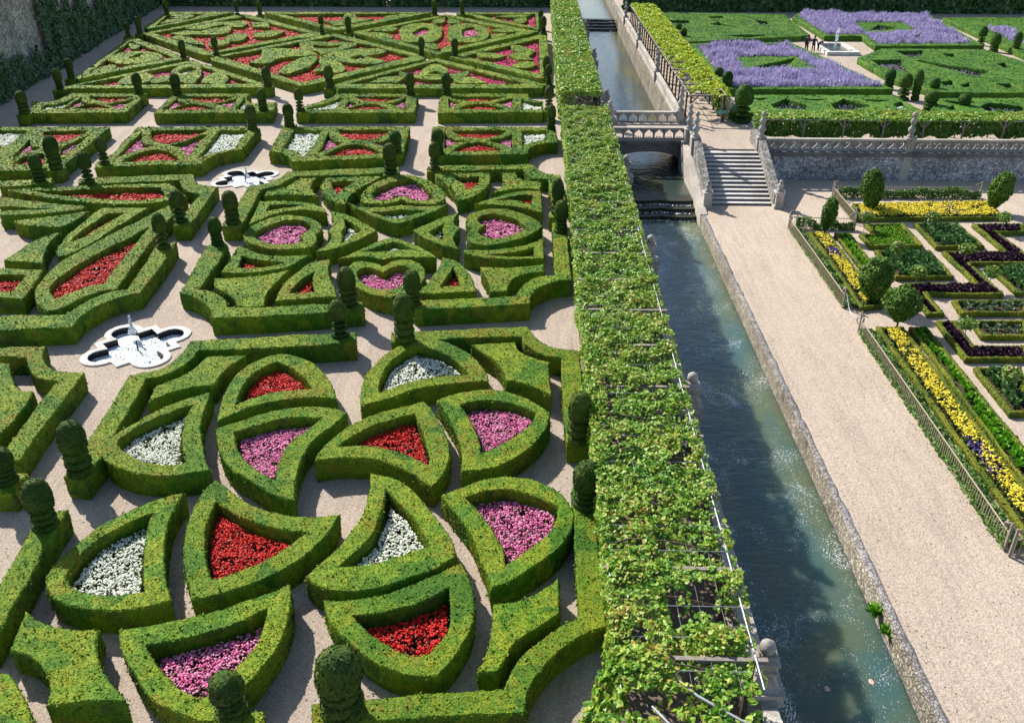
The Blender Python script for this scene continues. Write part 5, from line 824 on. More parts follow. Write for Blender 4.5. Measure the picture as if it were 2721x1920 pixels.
for i,(x,y,h,wf,zb,label) in enumerate(TOPI):
    kind=1 if ('bare' in label or 'ring-tiered' in label or i%5==3) else (2 if ('tall' in label or 'largest' in label or 'broad' in label or 'fat' in label) else i%2*2)
    key=(kind,zb>.5,i%2)
    if key not in PR: PR[key]=o=topiary_proto(kind,M['yew'] if zb>.5 else M['yew_b'],i%2)
    else: o=copy_thing(PR[key])
    hs=(h-zb+.03)/1.8
    o.location=(x,y,zb-.03); o.rotation_euler=(0,0,i*1.7); wf=wf*(.93+.05*math.sin(i*2.3)); o.scale=(wf,wf,hs); o['label']=label
    if zb>.5:
        q=np.array([[x,y]])
        if not any(inside(q,[lo_]+hl_)[0] for lo_,hl_ in HPOLY):
            b=MB(); r=.46; hedge_geo(b,[sample('%f,%f* %f,%f* %f,%f* %f,%f*'%(x-r,y-r,x+r,y-r,x+r,y+r,x-r,y+r),.16)],0,.85,.16,.06,150,i)
            bb=b.build('base_block',M['hedge'],None,(x,y,0)); bb.parent=o; bb.matrix_parent_inverse=(Matrix.Translation((x,y,zb-.03))@Matrix.Rotation(i*1.7,4,'Z')@Matrix.Diagonal((wf,wf,hs,1))).inverted(); NEWB.append(o)
    o['group']='clipped topiary on the ornamental garden hedges' if zb>.5 else 'clipped topiary of the lavender terrace'
# ------------------------------------------------------------------ pergolas and vines
UP=lambda n: np.tile((0,0,1.),(n,1))
def vine_top(b,x0,x1,y0,y1,z,dens,size,mi,gap=None,amp=.13,tilt=.55,bulge=0):
    n=int((x1-x0)*(y1-y0)*dens); P=rng.uniform((x0,y0),(x1,y1),(n,2)); Q=np.column_stack([P,np.zeros(n)])
    if y0<14: k=~((P[:,0]>4.95)&(P[:,1]<15.6)); P=P[k]; Q=Q[k]; n=len(P)
    if gap is not None: k=vnoise(Q,1.15,41)*.75+vnoise(Q,3.2,42)*.45>gap(P)+.12*rng.normal(size=n); P=P[k]; Q=Q[k]
    e=np.minimum(np.minimum(P[:,0]-x0,x1-P[:,0]),.5)/.5
    Z=z+amp*vnoise(Q,1.7,43)+.5*amp*vnoise(Q,5,44)+rng.uniform(-.10,.06,len(P))+bulge*(e-1)*.35
    V,F=leaves(np.column_stack([P,Z]),UP(len(P)),size,tilt); b.add(V,F,mi)
def vine_side(b,p0,p1,z0,z1,nrm,dens,size,mi,thick=.18,ragged=.5):
    p0=np.array(p0);p1=np.array(p1); L=np.linalg.norm(p1-p0); n=int(L*(z1-z0)*dens); t=rng.random(n); zz=z0+(z1-z0)*rng.random(n)
    P=np.column_stack([p0+(p1-p0)*t[:,None],zz]); P[:,:2]+=np.array(nrm)*(thick*(vnoise(P,1.6,51)+rng.uniform(-.5,.5,n)))[:,None]
    cut=z0+ragged*(.5+.7*vnoise(P*np.array((1,1,0)),1.1,52)); k=zz>cut; P=P[k]
    N=np.tile((nrm[0],nrm[1],.35),(len(P),1)); V,F=leaves(P,N,size,.5); b.add(V,F,mi)
def pergola(label,x0,x1,ys,y0,y1,z,bars,group,left_posts=True):
    e=empty('pergola',((x0+x1)/2,(y0+y1)/2,0),label,'pergola',group)
    for y in ys:
        for x in ((x0+.12,x1-.12) if left_posts else (x1-.12,)):
            b=MB(); b.beam((x,y,0),(x,y,z-.02),.13,mi=0,up=(0,1,0)); b.build('post',M['wood'],e)
        b=MB(); b.beam((x0-.1,y,z-.01),(x1+.22,y,z-.01),.12,.13); b.build('crossbeam',M['greywood'],e)
        for sx,x in ((1,x0+.12),(-1,x1-.12)):
            b=MB(); b.beam((x,y+.003,z-.62),(x+sx*.55,y+.003,z-.07),.09); b.build('brace',M['wood'],e)
    for x in (x0+.04,x1-.05):
        b=MB(); b.tube([(x,y0,z+(.07 if x>x0+1 else .0)),(x,y1,z+(.07 if x>x0+1 else .0))],.022,8); b.build('rail',M['metal'],e)
    n=int((y1-y0)/bars) if bars else 0
    for k in range(n):
        y=y0+bars*(k+.5)
        b=MB(); b.tube([(x0,y,z+.045),(x1+.02,y,z+.045)],.010,6); b.build('bar',M['metal'],e)
    b=MB()
    for k in range(1,6):
        x=x0+(x1-x0)*k/6; b.tube([(x,y0,z+.02),(x,y1,z+.02)],.005,4)
    b.build('wire',M['wire'],e)
    return e
ys=[14.26]+[17.2+3.02*k for k in range(17)]
pergola('long vine-clad pergola along the left bank of the canal, nearer part',1.95,5.12,ys,13.4,67.0,2.2,.99,'vine pergolas')
pergola('vine-clad pergola along the left bank beyond the bridge',1.95,5.12,[72.6+3.4*k for k in range(18)],72.3,132.0,2.2,0,'vine pergolas')
pergola('open pergola on the right bank behind the canal balustrade',12.1,15.0,[72.0+2.1*k for k in range(26)],71.8,126.0,2.1,0,'vine pergolas')
# vines: leaves of one plant mass per pergola
def gapN(P):
    y=P[:,1]; x=P[:,0]
    g=np.interp(y,[12,20,30,44,52,56,60],[-.22,-.32,-.50,-.60,-.62,-1.,-2])
    return g-.5*np.clip((2.5-x)/.4,0,1)+.14*np.clip((x-4.1)/1,0,1)*np.interp(y,[12,50,58],[1,1,0])
b=MB()
vine_top(b,1.85,5.25,13.3,67.3,2.29,420,.112,0,gapN,.19)
vine_side(b,(1.98,13.6),(1.98,67.2),.1,2.3,(-1,0),170,.125,0,.16,.55)
vine_side(b,(1.98,67.25),(5.2,67.25),1.3,2.3,(0,1),80,.15,0)
vine_side(b,(5.2,13.6),(5.2,62),2.05,2.3,(1,0),40,.15,0,.1,.1)
for k in range(26):
    y=14+2.05*k; pts=[(2.05+.05*math.sin(j+k),y+.1*math.sin(j*2+k),j*.45) for j in range(6)]+[(2.6,y+.2,2.24),(3.6,y+.1*math.sin(k),2.27),(4.7,y-.2,2.24)]
    b.tube(pts,[.045]*6+[.03,.022,.012],6,1)
tag(b.build('grape_vine',[M['vine'],M['bark']]),'green grape vine with gaps over the nearer pergola','vine','grape vines',None)
b=MB(); vine_top(b,1.8,5.15,72.2,133,2.3,110,.2,0,lambda P:np.full(len(P),-1.3)); vine_side(b,(1.85,72.3),(1.85,133),.0,2.35,(-1,0),55,.2,0,.15,.3); vine_side(b,(1.9,72.25),(3.0,72.25),.1,2.3,(0,-1),90,.16,0,.15,.4); vine_side(b,(3.0,72.25),(5.15,72.25),1.85,2.3,(0,-1),90,.16,0,.12,.1)
for k in range(14): b.tube([(2.0,73+4*k,0),(2.05,73+4*k,1.2),(2.5,73.2+4*k,2.3)],.045,6,1)
tag(b.build('grape_vine',[M['vine'],M['bark']]),'dense grape vine over the left pergola beyond the bridge','vine','grape vines')
b=MB()
def gapR(P): return np.interp(P[:,1],[71,84,92,100],[-.45,-.35,-.8,-1.6])+.75*np.clip((13.6-P[:,0])/1.2,0,1)*np.interp(P[:,1],[71,98,106],[1,1,0])
vine_top(b,12.2,15.35,71.8,126,2.2,170,.18,0,gapR,.16); vine_side(b,(15.15,71.9),(15.15,126),.1,2.25,(1,0),35,.2,0); vine_side(b,(15.0,71.9),(15.0,84),.1,1.9,(-1,0),55,.18,1)
for k in range(16): b.tube([(15.05,72.3+3.4*k,0),(15.0,72.3+3.4*k,1.3),(14.2,72.5+3.4*k,2.2)],.045,6,2)
tag(b.build('grape_vine',[M['vine_y'],M['vine'],M['bark']]),'yellow-green grape vine over the right bank pergola','vine','grape vines')
# round arbour of vine at the near end
b=MB()
arc=[(5.0,13.7),(3.2,13.75),(2.1,14.3),(1.55,13.6),(1.1,12.7),(.6,11.6),(.2,10.4),(4.6,10.2)]
L=sample(' '.join('%f,%f*'%p for p in arc),.2)
n=2600; P=rng.uniform(L.min(0),L.max(0),(n,2)); P=P[inside(P,[L])]; Q=np.column_stack([P,np.zeros(len(P))]); k=vnoise(Q,1.3,41)*.8+vnoise(Q,3.4,2)*.4>-.02+.12*rng.normal(size=len(P)); P=P[k]
V,F=leaves(np.column_stack([P,2.22+.15*vnoise(Q[k],2,3)]),UP(len(P)),.15,.55); b.add(V,F,0)
for a,c in zip(arc[2:6],arc[3:7]):
    d=np.array(c)-np.array(a); nn=np.array((d[1],-d[0])); nn=nn/np.linalg.norm(nn)
    if nn[0]>0: nn=-nn
    vine_side(b,a,c,.4,2.35,nn,230,.15,0,.3,.6)
tag(b.build('grape_vine',[M['vine']]),'grape vine of the round arbour at the bottom edge','vine','grape vines')
e=empty('arbour_frame',(2.4,12,0),'timber and tube frame of the round arbour at the bottom edge','pergola','vine pergolas')
b=MB(); b.tube([(2.75,14.2,2.27),(3.6,13.2,2.27),(4.4,12.6,2.27),(5.0,12.3,2.27)],.032); b.build('rail',M['metal'],e)
b=MB(); b.tube([(2.6,12.9,2.27),(3.1,12.2,2.27),(3.6,11.6,2.27)],.03); b.build('rail',M['metal'],e)
for x,y in ((1.3,12.9),(.6,11.4),(4.95,12.2)):
    b=MB(); b.beam((x,y,0),(x,y,2.2),.13,up=(0,1,0)); b.build('post',M['wood'],e)
# terrace pergola behind the balustrade
PY0,PY1,PZ=65.75,68.1,1.72
e=empty('pergola',(34,66.8,0),'low vine-clad pergola behind the terrace balustrade','pergola','vine pergolas')
for k in range(14):
    x=16.75+2.9*k
    for yy in (PY0+.1,PY1-.1):
        b=MB(); b.beam((x,yy,0),(x,yy,PZ),.12,up=(0,1,0)); b.build('post',M['greywood'],e)
    for s in (-1,1):
        b=MB(); b.beam((x,PY0+.1,PZ-.55),(x+s*.42,PY0+.1,PZ-.06),.08); b.build('brace',M['greywood'],e)
b=MB(); b.tube([(16.6,PY0,PZ+.03),(58,PY0,PZ+.03)],.035); b.build('rail',M['metal'],e)
b=MB(); vine_top(b,16.4,58,PY0-.05,PY1+.1,PZ+.12,190,.17,0,None,.09,.4); vine_side(b,(16.5,PY0+.35),(58,PY0+.35),.25,1.8,(0,-1),330,.17,1,.26,.4); vine_side(b,(16.5,PY0-.05),(58,PY0-.05),PZ-.12,PZ+.1,(0,-1),50,.18,0,.1,.1); vine_side(b,(16.5,PY0),(16.5,PY1),.2,1.8,(-1,0),110,.18,1,.2,.9)
for k in range(20): b.tube([(16.9+2.1*k,PY1-.3,0),(17+2.1*k,PY1-.35,.7),(17.1+2.1*k,PY1-.5,1.7)],.05,6,2)
for k in range(4): b.tube([(16.3+.12*k,PY0-.1-.12*k,0),(16.35+.1*k,PY0+.1,.5),(16.6,PY0+.3,1.3)],.06,6,2)
tag(b.build('grape_vine',[M['vine'],M['pear'],M['bark']]),'grape vine hanging over the low terrace pergola','vine','grape vines')
# teal sign by the end of the right pergola
e=empty('sign',(14.72,71.89,0),'small teal sign board on a grey post by the pergola end','sign')
b=MB(); b.beam((14.72,71.89,0),(14.72,71.89,2.1),.10,up=(0,1,0)); b.build('post',M['greywood'],e)
b=MB(); b.box(14.4,15.05,71.78,71.82,.72,1.0); b.build('board',M['sign'],e)

# ------------------------------------------------------------------ stonework
def finial_geo(style):
    e=empty('stone_finial',(0,0,0),'x','finial')
    def part(n,prof,seg=18,sq=False,mat='finial'):
        b=MB(); b.lathe(prof,seg=seg,sq=sq); b.build(n,M[mat],e,(0,0,0))
    if style=='candelabra':     # on the upper balustrades; z=0 at terrace level, 2.0 m
        part('pedestal',[(.29,-.25),(.29,.85),(.34,.87),(.34,.98),(.24,1.02)],4,True)
        part('baluster',[(.24,1.0),(.27,1.08),(.17,1.18),(.13,1.28),(.25,1.45),(.27,1.56),(.22,1.68),(.12,1.80),(.10,1.88),(.21,2.04),(.23,2.13),(.17,2.26),(.09,2.36),(.08,2.42)])
        part('ball',[(.07,2.41),(.15,2.48),(.175,2.57),(.15,2.68),(.07,2.77),(.01,2.80)])
    elif style=='vase':         # foot of the stairs, z=0 at lower ground, 1.9 m
        part('pedestal',[(.34,0),(.34,.2),(.27,.24),(.27,1.0),(.33,1.04),(.33,1.14)],4,True,'stone')
        part('baluster',[(.24,1.13),(.26,1.2),(.17,1.3),(.13,1.4),(.2,1.5),(.19,1.6),(.1,1.68)])
        part('ball',[(.06,1.67),(.13,1.72),(.145,1.79),(.11,1.87),(.02,1.92)])
    else:                       # canal bank piers, z=0 at garden level, 2.2 m
        part('pedestal',[(.40,-.4),(.40,.5),(.46,.55),(.46,.62),(.40,.66),(.40,.78),(.47,.82),(.47,.92)],4,True,'finial')
        part('scroll_block',[(.38,.92),(.30,1.0),(.20,1.2),(.18,1.3),(.28,1.36),(.28,1.43),(.22,1.46),(.22,1.6),(.29,1.64),(.29,1.72),(.18,1.75),(.16,1.84),(.20,1.87)],4,True,'finial')
        part('ball',[(.08,1.84),(.16,1.9),(.19,2.0),(.17,2.12),(.08,2.2),(.01,2.22)])
    return e
FP={}
def finial(style,x,y,z,label,group,rot=0):
    if style not in FP: FP[style]=o=finial_geo(style)
    else: o=copy_thing(FP[style])
    o.location=(x,y,z); o.rotation_euler=(0,0,rot); o['label']=label; o['group']=group
G1='stone finials of the upper canal balustrade'; G2='stone pier finials along the left canal bank'; G3='stone finials at the stairs and terrace'
for y,l in ((71.85,'candelabra stone finial at the near end of the upper canal balustrade'),(87.9,'candelabra stone finial second along the upper canal balustrade'),(105.9,'candelabra stone finial third along the upper canal balustrade'),(123.6,'farthest candelabra stone finial on the upper canal balustrade')): finial('candelabra',11.44,y,0,l,G1)
finial('candelabra',11.3,66.1,0,'candelabra finial on the bridge corner, left of a pair above the stairs',G3)
finial('candelabra',11.42,63.8,0,'candelabra finial at the top left of the stairs, right of a pair',G3)
finial('candelabra',16.12,63.9,0,'candelabra finial at the top right of the stairs',G3)
finial('candelabra',26.75,63.98,0,'candelabra finial on the terrace balustrade above the pale strip',G3)
finial('vase',11.45,57.3,LOW,'vase finial on a pale pedestal at the left foot of the stairs',G3)
finial('vase',16.25,57.5,LOW,'vase finial on a pale pedestal at the right foot of the stairs',G3)
finial('pier',5.50,14.85,0,'large weathered pier finial at the bottom edge above the water',G2)
for y,l in ((27.3,'pier finial beside the middle of the nearer vine pergola'),(40.8,'pier finial rising over the water below the weir'),(54.65,'pier finial just in front of the arched bridge'),(69.6,'pier finial at the left end of the near bridge railing'),(73.6,'pier finial at the left end of the far bridge railing'),(92.6,'pier finial beside the far left pergola, with rippled water behind'),(111,'farthest pier finial, beside the upper weir')): finial('pier',5.64,y,0,l,G2)
def panel(b,o,d,w,h,hole,th,mi=0):
    """pierced stone bay: origin o, horizontal direction d, hole(s) as 2D loops in w x h"""
    o=np.array(o,float); d=np.array(d,float); nrm=np.array((-d[1],d[0],0))
    loops=[[(0,0),(w,0),(w,h),(0,h)]]+hole; verts=[];idx=[]
    for l in loops: idx.append(list(range(len(verts),len(verts)+len(l)))); verts+=[Vector(p) for p in l]
    v2,f=tri(verts,idx)
    put=lambda P,t: o+P[:,0:1]*np.array((d[0],d[1],0))+P[:,1:2]*np.array((0,0,1.))+nrm*t
    b.add(put(v2,-th/2),f[:,::-1] if True else f,mi); b.add(put(v2,th/2),f,mi)
    for l in loops[1:]:
        l=np.array(l); m=len(l); V=np.concatenate([put(l,-th/2),put(l,th/2)]); k=np.arange(m); k2=(k+1)%m
        b.add(V,np.stack([k,k2,m+k2,m+k],1),mi)
def heart(cx,cy,s,n=20):
    t=np.linspace(0,2*np.pi,n,endpoint=False); return [(cx+s*16*math.sin(a)**3/17,cy+s*(13*math.cos(a)-5*math.cos(2*a)-2*math.cos(3*a)-math.cos(4*a))/17) for a in t]
def circ(cx,cy,rx,ry=None,n=14):
    ry=ry or rx; return [(cx+rx*math.cos(2*math.pi*k/n),cy+ry*math.sin(2*math.pi*k/n)) for k in range(n)]
def ogee(cx,w,z0,z1):
    r=[(w/2,z0),(w/2,z0+(z1-z0)*.45),(w*.42,z0+(z1-z0)*.62),(w*.2,z0+(z1-z0)*.78),(w*.08,z0+(z1-z0)*.88),(0,z1)]
    return [(cx+x,z) for x,z in r]+[(cx-x,z) for x,z in r[-2::-1]]
def balustrade(label,p0,p1,z,h,pitch,pat,mat,group,th=.16,base=.14,cap=.13,capw=.36):
    p0=np.array(p0,float);p1=np.array(p1,float); L=np.linalg.norm(p1-p0); d=(p1-p0)/L; n=max(1,round(L/pitch)); w=L/n
    m=(p0+p1)/2; e=empty('balustrade',(m[0],m[1],z),label,'balustrade',group)
    a=np.array((p0[0],p0[1],0)); c=np.array((p1[0],p1[1],0)); up=np.array((0,0,1.))
    b=MB(); b.beam(a+up*(z+base/2),c+up*(z+base/2),capw*.85,base); b.build('plinth',M[mat],e)
    b=MB(); b.beam(a+up*(z+h-cap/2),c+up*(z+h-cap/2),capw,cap); b.build('handrail',M['stone' if mat!='stone_dark' else 'stone_grey'],e)
    b=MB(); hp=h-base-cap
    for k in range(n):
        o=np.array((p0[0]+d[0]*w*k,p0[1]+d[1]*w*k,z+base))
        if pat=='heart': hole=[heart(w/2,hp*.55,min(w*.42,hp*.50)),circ(w*.1,hp*.16,w*.05,hp*.09),circ(w*.9,hp*.16,w*.05,hp*.09)]
        elif pat=='round': hole=[circ(w*.38,hp*.52,w*.25,hp*.38),circ(w*.84,hp*.75,w*.10,hp*.15),circ(w*.84,hp*.28,w*.10,hp*.15)]
        elif pat=='ogee': hole=[ogee(w/2,w*.80,hp*.12,hp*.96)]
        else: hole=[circ(w*.5,hp*.3,w*.16,hp*.14),circ(w*.5,hp*.7,w*.16,hp*.14)]
        panel(b,o,d,w,hp,hole,th)
        if pat=='ogee':
            for q in (.3,.5,.7): b.lathe([(.01,-.055),(.045,-.03),(.055,0),(.045,.03),(.01,.055)],(p0[0]+d[0]*w*(k+q),p0[1]+d[1]*w*(k+q),z+base+hp*.14+.05),8)
            b.beam(o+np.array((0,-.03,0)),o+np.array((0,-.03,hp)),.09,.12,up=(0,1,0))
    b.build('pierced_panel',M[mat],e)
    return e
# bridge
e=empty('bridge',(8.5,69,WATER2),'arched stone bridge carrying the path over the canal','bridge')
def arch(x0,x1,zt,zs,zc,zb):
    pts=[(5.3,zb),(x0,zb),(x0,zs)]
    for k in range(1,16):
        t=math.pi*(1-k/16); pts.append(((x0+x1)/2+(x1-x0)/2*math.cos(t),zs+(zc-zs)*math.sin(t)))
    return pts+[(x1,zs),(x1,zb),(11.75,zb),(11.75,zt),(5.3,zt)]
b=MB(); b.prism(arch(6.0,11.0,-.32,-1.75,-.95,-4),'y',66.75,71.75); b.build('arch',M['stone_dark'],e)
b=MB(); b.box(5.3,11.75,66.62,71.9,-.32,-.12); b.build('cornice',M['stone_dark'],e)
b=MB(); b.box(5.3,11.8,66.9,71.6,-.12,.002); b.build('deck',M['gravel'],e)
balustrade('gothic pierced railing on the near side of the bridge',(5.75,66.8),(11.1,66.8),-.12,1.0,.74,'ogee','stone_grey','railings of the bridge',.1)
balustrade('gothic pierced railing on the far side of the bridge',(5.75,71.8),(11.2,71.8),-.12,1.0,.74,'ogee','stone_grey','railings of the bridge',.1)
# canal banks
def wall(label,mat,fn,cat='wall',group='stone walls of the canal'):
    b=MB(); fn(b); return tag(b.build('stone_wall',mat),label,cat,group)
wall('stone bank wall under the long vine pergola','',lambda b:0) if False else None
tag((lambda b:(b.box(5.36,5.82,-20,66.6,-5,-.02),b.build('stone_wall',M['stone_grey']))[1])(MB()),'grey stone bank wall below the nearer vine pergola','wall','stone walls of the canal')
tag((lambda b:(b.box(5.36,5.82,71.9,900,-5,-.02),b.build('stone_wall',M['stone_grey']))[1])(MB()),'grey stone bank wall below the left pergola beyond the bridge','wall','stone walls of the canal')
balustrade('grey stone balustrade half hidden beside the nearer vine pergola',(5.6,10),(5.6,66.3),-.02,.72,.6,'oval','stone_grey','stone balustrades along the canal',.14,.1,.12,.4)
balustrade('grey stone balustrade beside the left pergola beyond the bridge',(5.6,72.3),(5.6,134),-.02,.72,.8,'oval','stone_grey','stone balustrades along the canal',.14,.1,.12,.4)
e=empty('stone_wall',(11,26,LOW),'long low stone bank wall between the canal and the wide path','wall','stone walls of the canal')
b=MB(); 
ys=np.arange(-20,56.31,.4); pr=[(10.86,-4.6),(10.86,LOW-.14),(10.90,LOW-.03),(11.0,LOW+.035),(11.12,LOW+.03),(11.2,LOW-.02),(11.2,-4.6)]
V=[];m=len(pr)
for y in ys:
    for x,z in pr: V.append((x,y,z))
V=np.array(V); k=V[:,2]>-4; V[k]+=np.stack([vnoise(V[k],1.7,i)*.035+vnoise(V[k],5,i+3)*.02 for i in range(3)],1)*np.array((1,0,.6))
F=[(i*m+j,i*m+j+1,(i+1)*m+j+1,(i+1)*m+j) for i in range(len(ys)-1) for j in range(m-1)]
b.add(V,np.array([f for f in F if f[0]%m<2]),0,True); b.add(V,np.array([f for f in F if f[0]%m>=2]),1,True)
b.build('masonry',[M['bank'],M['cap']],e)
wall('tall stone wall of the upper canal under the pierced balustrade',M['bank'],lambda b:b.box(11.2,11.74,71.9,900,-5,-.01))
balustrade('long pale balustrade pierced with small holes along the upper canal',(11.47,72.3),(11.47,134),0,.88,.42,'oval','stone','stone balustrades along the canal',.2,.16,.14,.34)
# stairs
e=empty('staircase',(13.8,60.8,LOW),'wide pale stone staircase climbing from the path to the bridge','stairs')
n=13; y0,y1=57.9,63.62
b=MB()
for k in range(n):
    ya=y0+(y1-y0)*k/n; z1_=LOW+(k+1)*(-LOW/n)
    b.box(11.74,15.92,ya+.045,y1+.2,z1_-.175 if k else LOW-.2,z1_-.055,0)
b.build('risers',M['stone_dark'],e)
b=MB()
for k in range(n):
    ya=y0+(y1-y0)*k/n; z1_=LOW+(k+1)*(-LOW/n); b.box(11.745,15.915,ya,ya+(y1-y0)/n+.05,z1_-.05,z1_+.003*(k%2),0)
b.build('treads',M['step'],e)
for x0,x1,nm in ((11.30,11.74,'l'),(15.92,16.34,'r')):
    b=MB(); b.prism([(57.5,LOW-1.2),(64.1,LOW-1.2),(66.4,-1.2),(66.4,.80),(63.6,.80),(57.5,LOW+.78)],'x',x0,x1); b.build('side_wall',M['carved'],e)
    b=MB(); b.prism([(57.45,LOW+.782),(63.6,.802),(66.4,.802),(66.4,.90),(63.55,.90),(57.45,LOW+.9)],'x',x0-.04,x1+.04); b.build('coping',M['carved'],e)
wall('pale retaining wall beside the stairs dropping to the water',M['stone'],lambda b:b.prism([(55.9,-5),(66.7,-5),(66.7,-.05),(64.6,-.2),(57.3,LOW+.25),(55.9,LOW+.05)],'x',10.85,11.295))
# terrace wall and balustrade
e=empty('terrace_wall',(40,63.9,LOW),'blue-grey rubble retaining wall of the lavender terrace','wall')
b=MB(); b.box(16.51,140,63.66,64.2,-4,-.32); b.build('masonry',M['rubble'],e)
b=MB(); b.box(16.51,140,63.52,64.24,-.32,-.004); b.build('coping',M['stone_dark'],e)
b=MB(); b.prism([(26.35,-2.12),(27.0,-2.12),(27.05,-.33),(26.5,-.33)],'y',63.635,63.7); b.build('pilaster',M['stone'],e)
balustrade('stone balustrade pierced with hearts above the rubble wall',(16.4,63.95),(26.5,63.95),0,.88,.79,'heart','stone_grey','balustrades of the terrace',.09,.12,.13,.34)
balustrade('stone balustrade pierced with rings above the rubble wall, right part',(27.0,63.95),(60,63.95),0,.88,.68,'round','stone_grey','balustrades of the terrace',.09,.12,.13,.34)
# old wall with ivy, far left
def wx(y): return -44.4-(y-60)*.164
e=empty('old_wall',(wx(90),90,0),'tall old stone wall half covered in ivy at the left','wall')
b=MB(); b.add([(wx(30),30,-1),(wx(150),150,-1),(wx(150)-.8,150,-1),(wx(30)-.8,30,-1),(wx(30),30,8.5),(wx(150),150,8.5),(wx(150)-.8,150,8.5),(wx(30)-.8,30,8.5)],[(0,1,5,4),(1,2,6,5),(2,3,7,6),(3,0,4,7),(4,5,6,7)]); b.build('masonry',M['oldwall'],e)
for k,(ya,yb,hh,l) in enumerate(((74,81,4.6,'dark ivy mass on the old wall at the left frame edge'),(81,86,3.0,'low ivy clump on the old wall beside the bare stone'),(86,91,3.4,'ragged ivy column on the old wall below the bare stone'),(91,100,8.3,'tall ivy curtain next to the bare stone of the old wall'),(100,112,8.4,'broad ivy curtain in the middle of the old wall'),(112,128,8.4,'far ivy curtain on the old wall'),(128,146,8.4,'farthest ivy curtain where the old wall meets the trees'))):
    b=MB(); n=int((yb-ya)*hh*34); y=rng.uniform(ya,yb,n); z=hh*rng.random(n)
    Q=np.column_stack([wx(y),y,z]); top=hh*(.72+.35*vnoise(Q*np.array((0,1,0)),.5,k)); edge=np.minimum(y-ya,yb-y)/.8; kk=(z<top)&(rng.random(n)<edge*(1.15-.25*z/hh)+.2)
    Q=Q[kk]; Q[:,0]+=.18+.35*(vnoise(Q,.8,k)+.6)+rng.uniform(0,.2,len(Q)); Q[:,0]+=.5*np.clip(1-Q[:,2]/2,0,1)
    V,F=leaves(Q,np.tile((1,-.1,.5),(len(Q),1)),.34,.5); b.add(V,F); tag(b.build('ivy',M['ivy']),l,'ivy','ivy on the old wall')
# clipped trees closing the view
for x0,x1,y,l in ((-56,-22.6,139.5,'dark clipped hedge of trees behind the left of the far parterre'),(-22.3,5.2,139.5,'dark clipped hedge of trees behind the right of the far parterre'),(12,46,135.5,'dark clipped hedge of trees behind the lavender terrace'),(45.3,90,134.5,'dark clipped hedge of trees behind the top right corner')):
    b=MB(); b.box(x0+.4,x1-.4,y+.4,y+3.5,0,5.4); 
    n=int((x1-x0)*6*14); P=np.column_stack([rng.uniform(x0,x1,n),y+rng.uniform(-.1,.5,n),6*rng.random(n)]); V,F=cards(P,np.tile((0,-1,.2),(n,1)),.4,.6); b.add(V,F)
    n=int((x1-x0)*4*10); P=np.column_stack([rng.uniform(x0,x1,n),y+rng.uniform(0,4,n),5.6+rng.uniform(-.2,.5,n)]); V,F=cards(P,UP(n),.4,.6); b.add(V,F)
    tag(b.build('tall_hedge',M['ivy']),l,'hedge','clipped tree hedges closing the garden')
# ------------------------------------------------------------------ basins
def basin(cx,cy,rot,jet,label,s=1.0,jh=.85):
    e=empty('fountain_basin',(cx,cy,0),label,'fountain','quatrefoil fountain basins')
    n=160; T=[2*math.pi*k/n for k in range(n)]
    def ring(dh,d,rho,z): return [(cx+s*quatre(t,dh,d,rho)*math.cos(t+rot),cy+s*quatre(t,dh,d,rho)*math.sin(t+rot),z) for t in T]
    O=ring(1.92,1.52,.80,-.05);O2=ring(1.92,1.52,.80,.05);O3=ring(1.90,1.52,.78,.065);I2=ring(1.52,1.50,.54,.065);I=ring(1.50,1.50,.52,.045);D=ring(1.50,1.50,.52,-.5)
    b=MB(); k=np.arange(n); k2=(k+1)%n
    b.add(O+O2+O3+I2+I,np.concatenate([np.stack([r*n+k,r*n+k2,(r+1)*n+k2,(r+1)*n+k],1) for r in range(4)])); b.build('rim',M['white_stone'],e)
    b=MB(); b.add(I+D,np.stack([k,k2,n+k2,n+k],1)); b.build('lining',M['basin_dark'],e)
    W_=ring(1.50,1.50,.52,-.20); b=MB(); v2,f=tri([Vector(p[:2]) for p in W_],[list(range(n))]); b.add(np.column_stack([v2,np.full(len(v2),-.22)]),f); b.build('water_surface',M['water_basin'],e)
    b=MB(); jx,jy=jet; m=420
    a=rng.random(m)*6.283; z=jh*rng.random(m)**1.2; r=(.015+.22*(1-z/jh)**2.2)*rng.random(m)+.012
    P=np.column_stack([jx+r*np.cos(a),jy+r*np.sin(a),z+.05]); V,F=cards(P,rng.normal(size=(m,3)),.034,.5,1.8); b.add(V,F)
    b.build('jet',M['foam'],e)
    b=MB(); m=620; a=rng.random(m)*6.283; r=1.25*np.sqrt(rng.random(m)); P=np.column_stack([cx+.15+r*np.cos(a),cy-.15+r*np.sin(a),np.full(m,-.205)+.02*rng.random(m)]); V,F=cards(P,UP(m),.075,.25,.7); b.add(V,F); o=b.build('froth',M['foam'],e); o['kind']='stuff'
    b=MB(); b.tube([(cx,cy,-.2),(cx,cy,.28)],.035,8); b.build('nozzle',M['basin_dark'],e)
# gravel under basins is cut by laying the basins as raised bowls
basin(-16.88,32.82,-.045,(-17.5,33.9),'large white quatrefoil basin with a jet, left of centre')
basin(-19.05,56.05,-.045,(-19.0,56.2),'smaller-looking white quatrefoil basin farther away',1.0,.7)
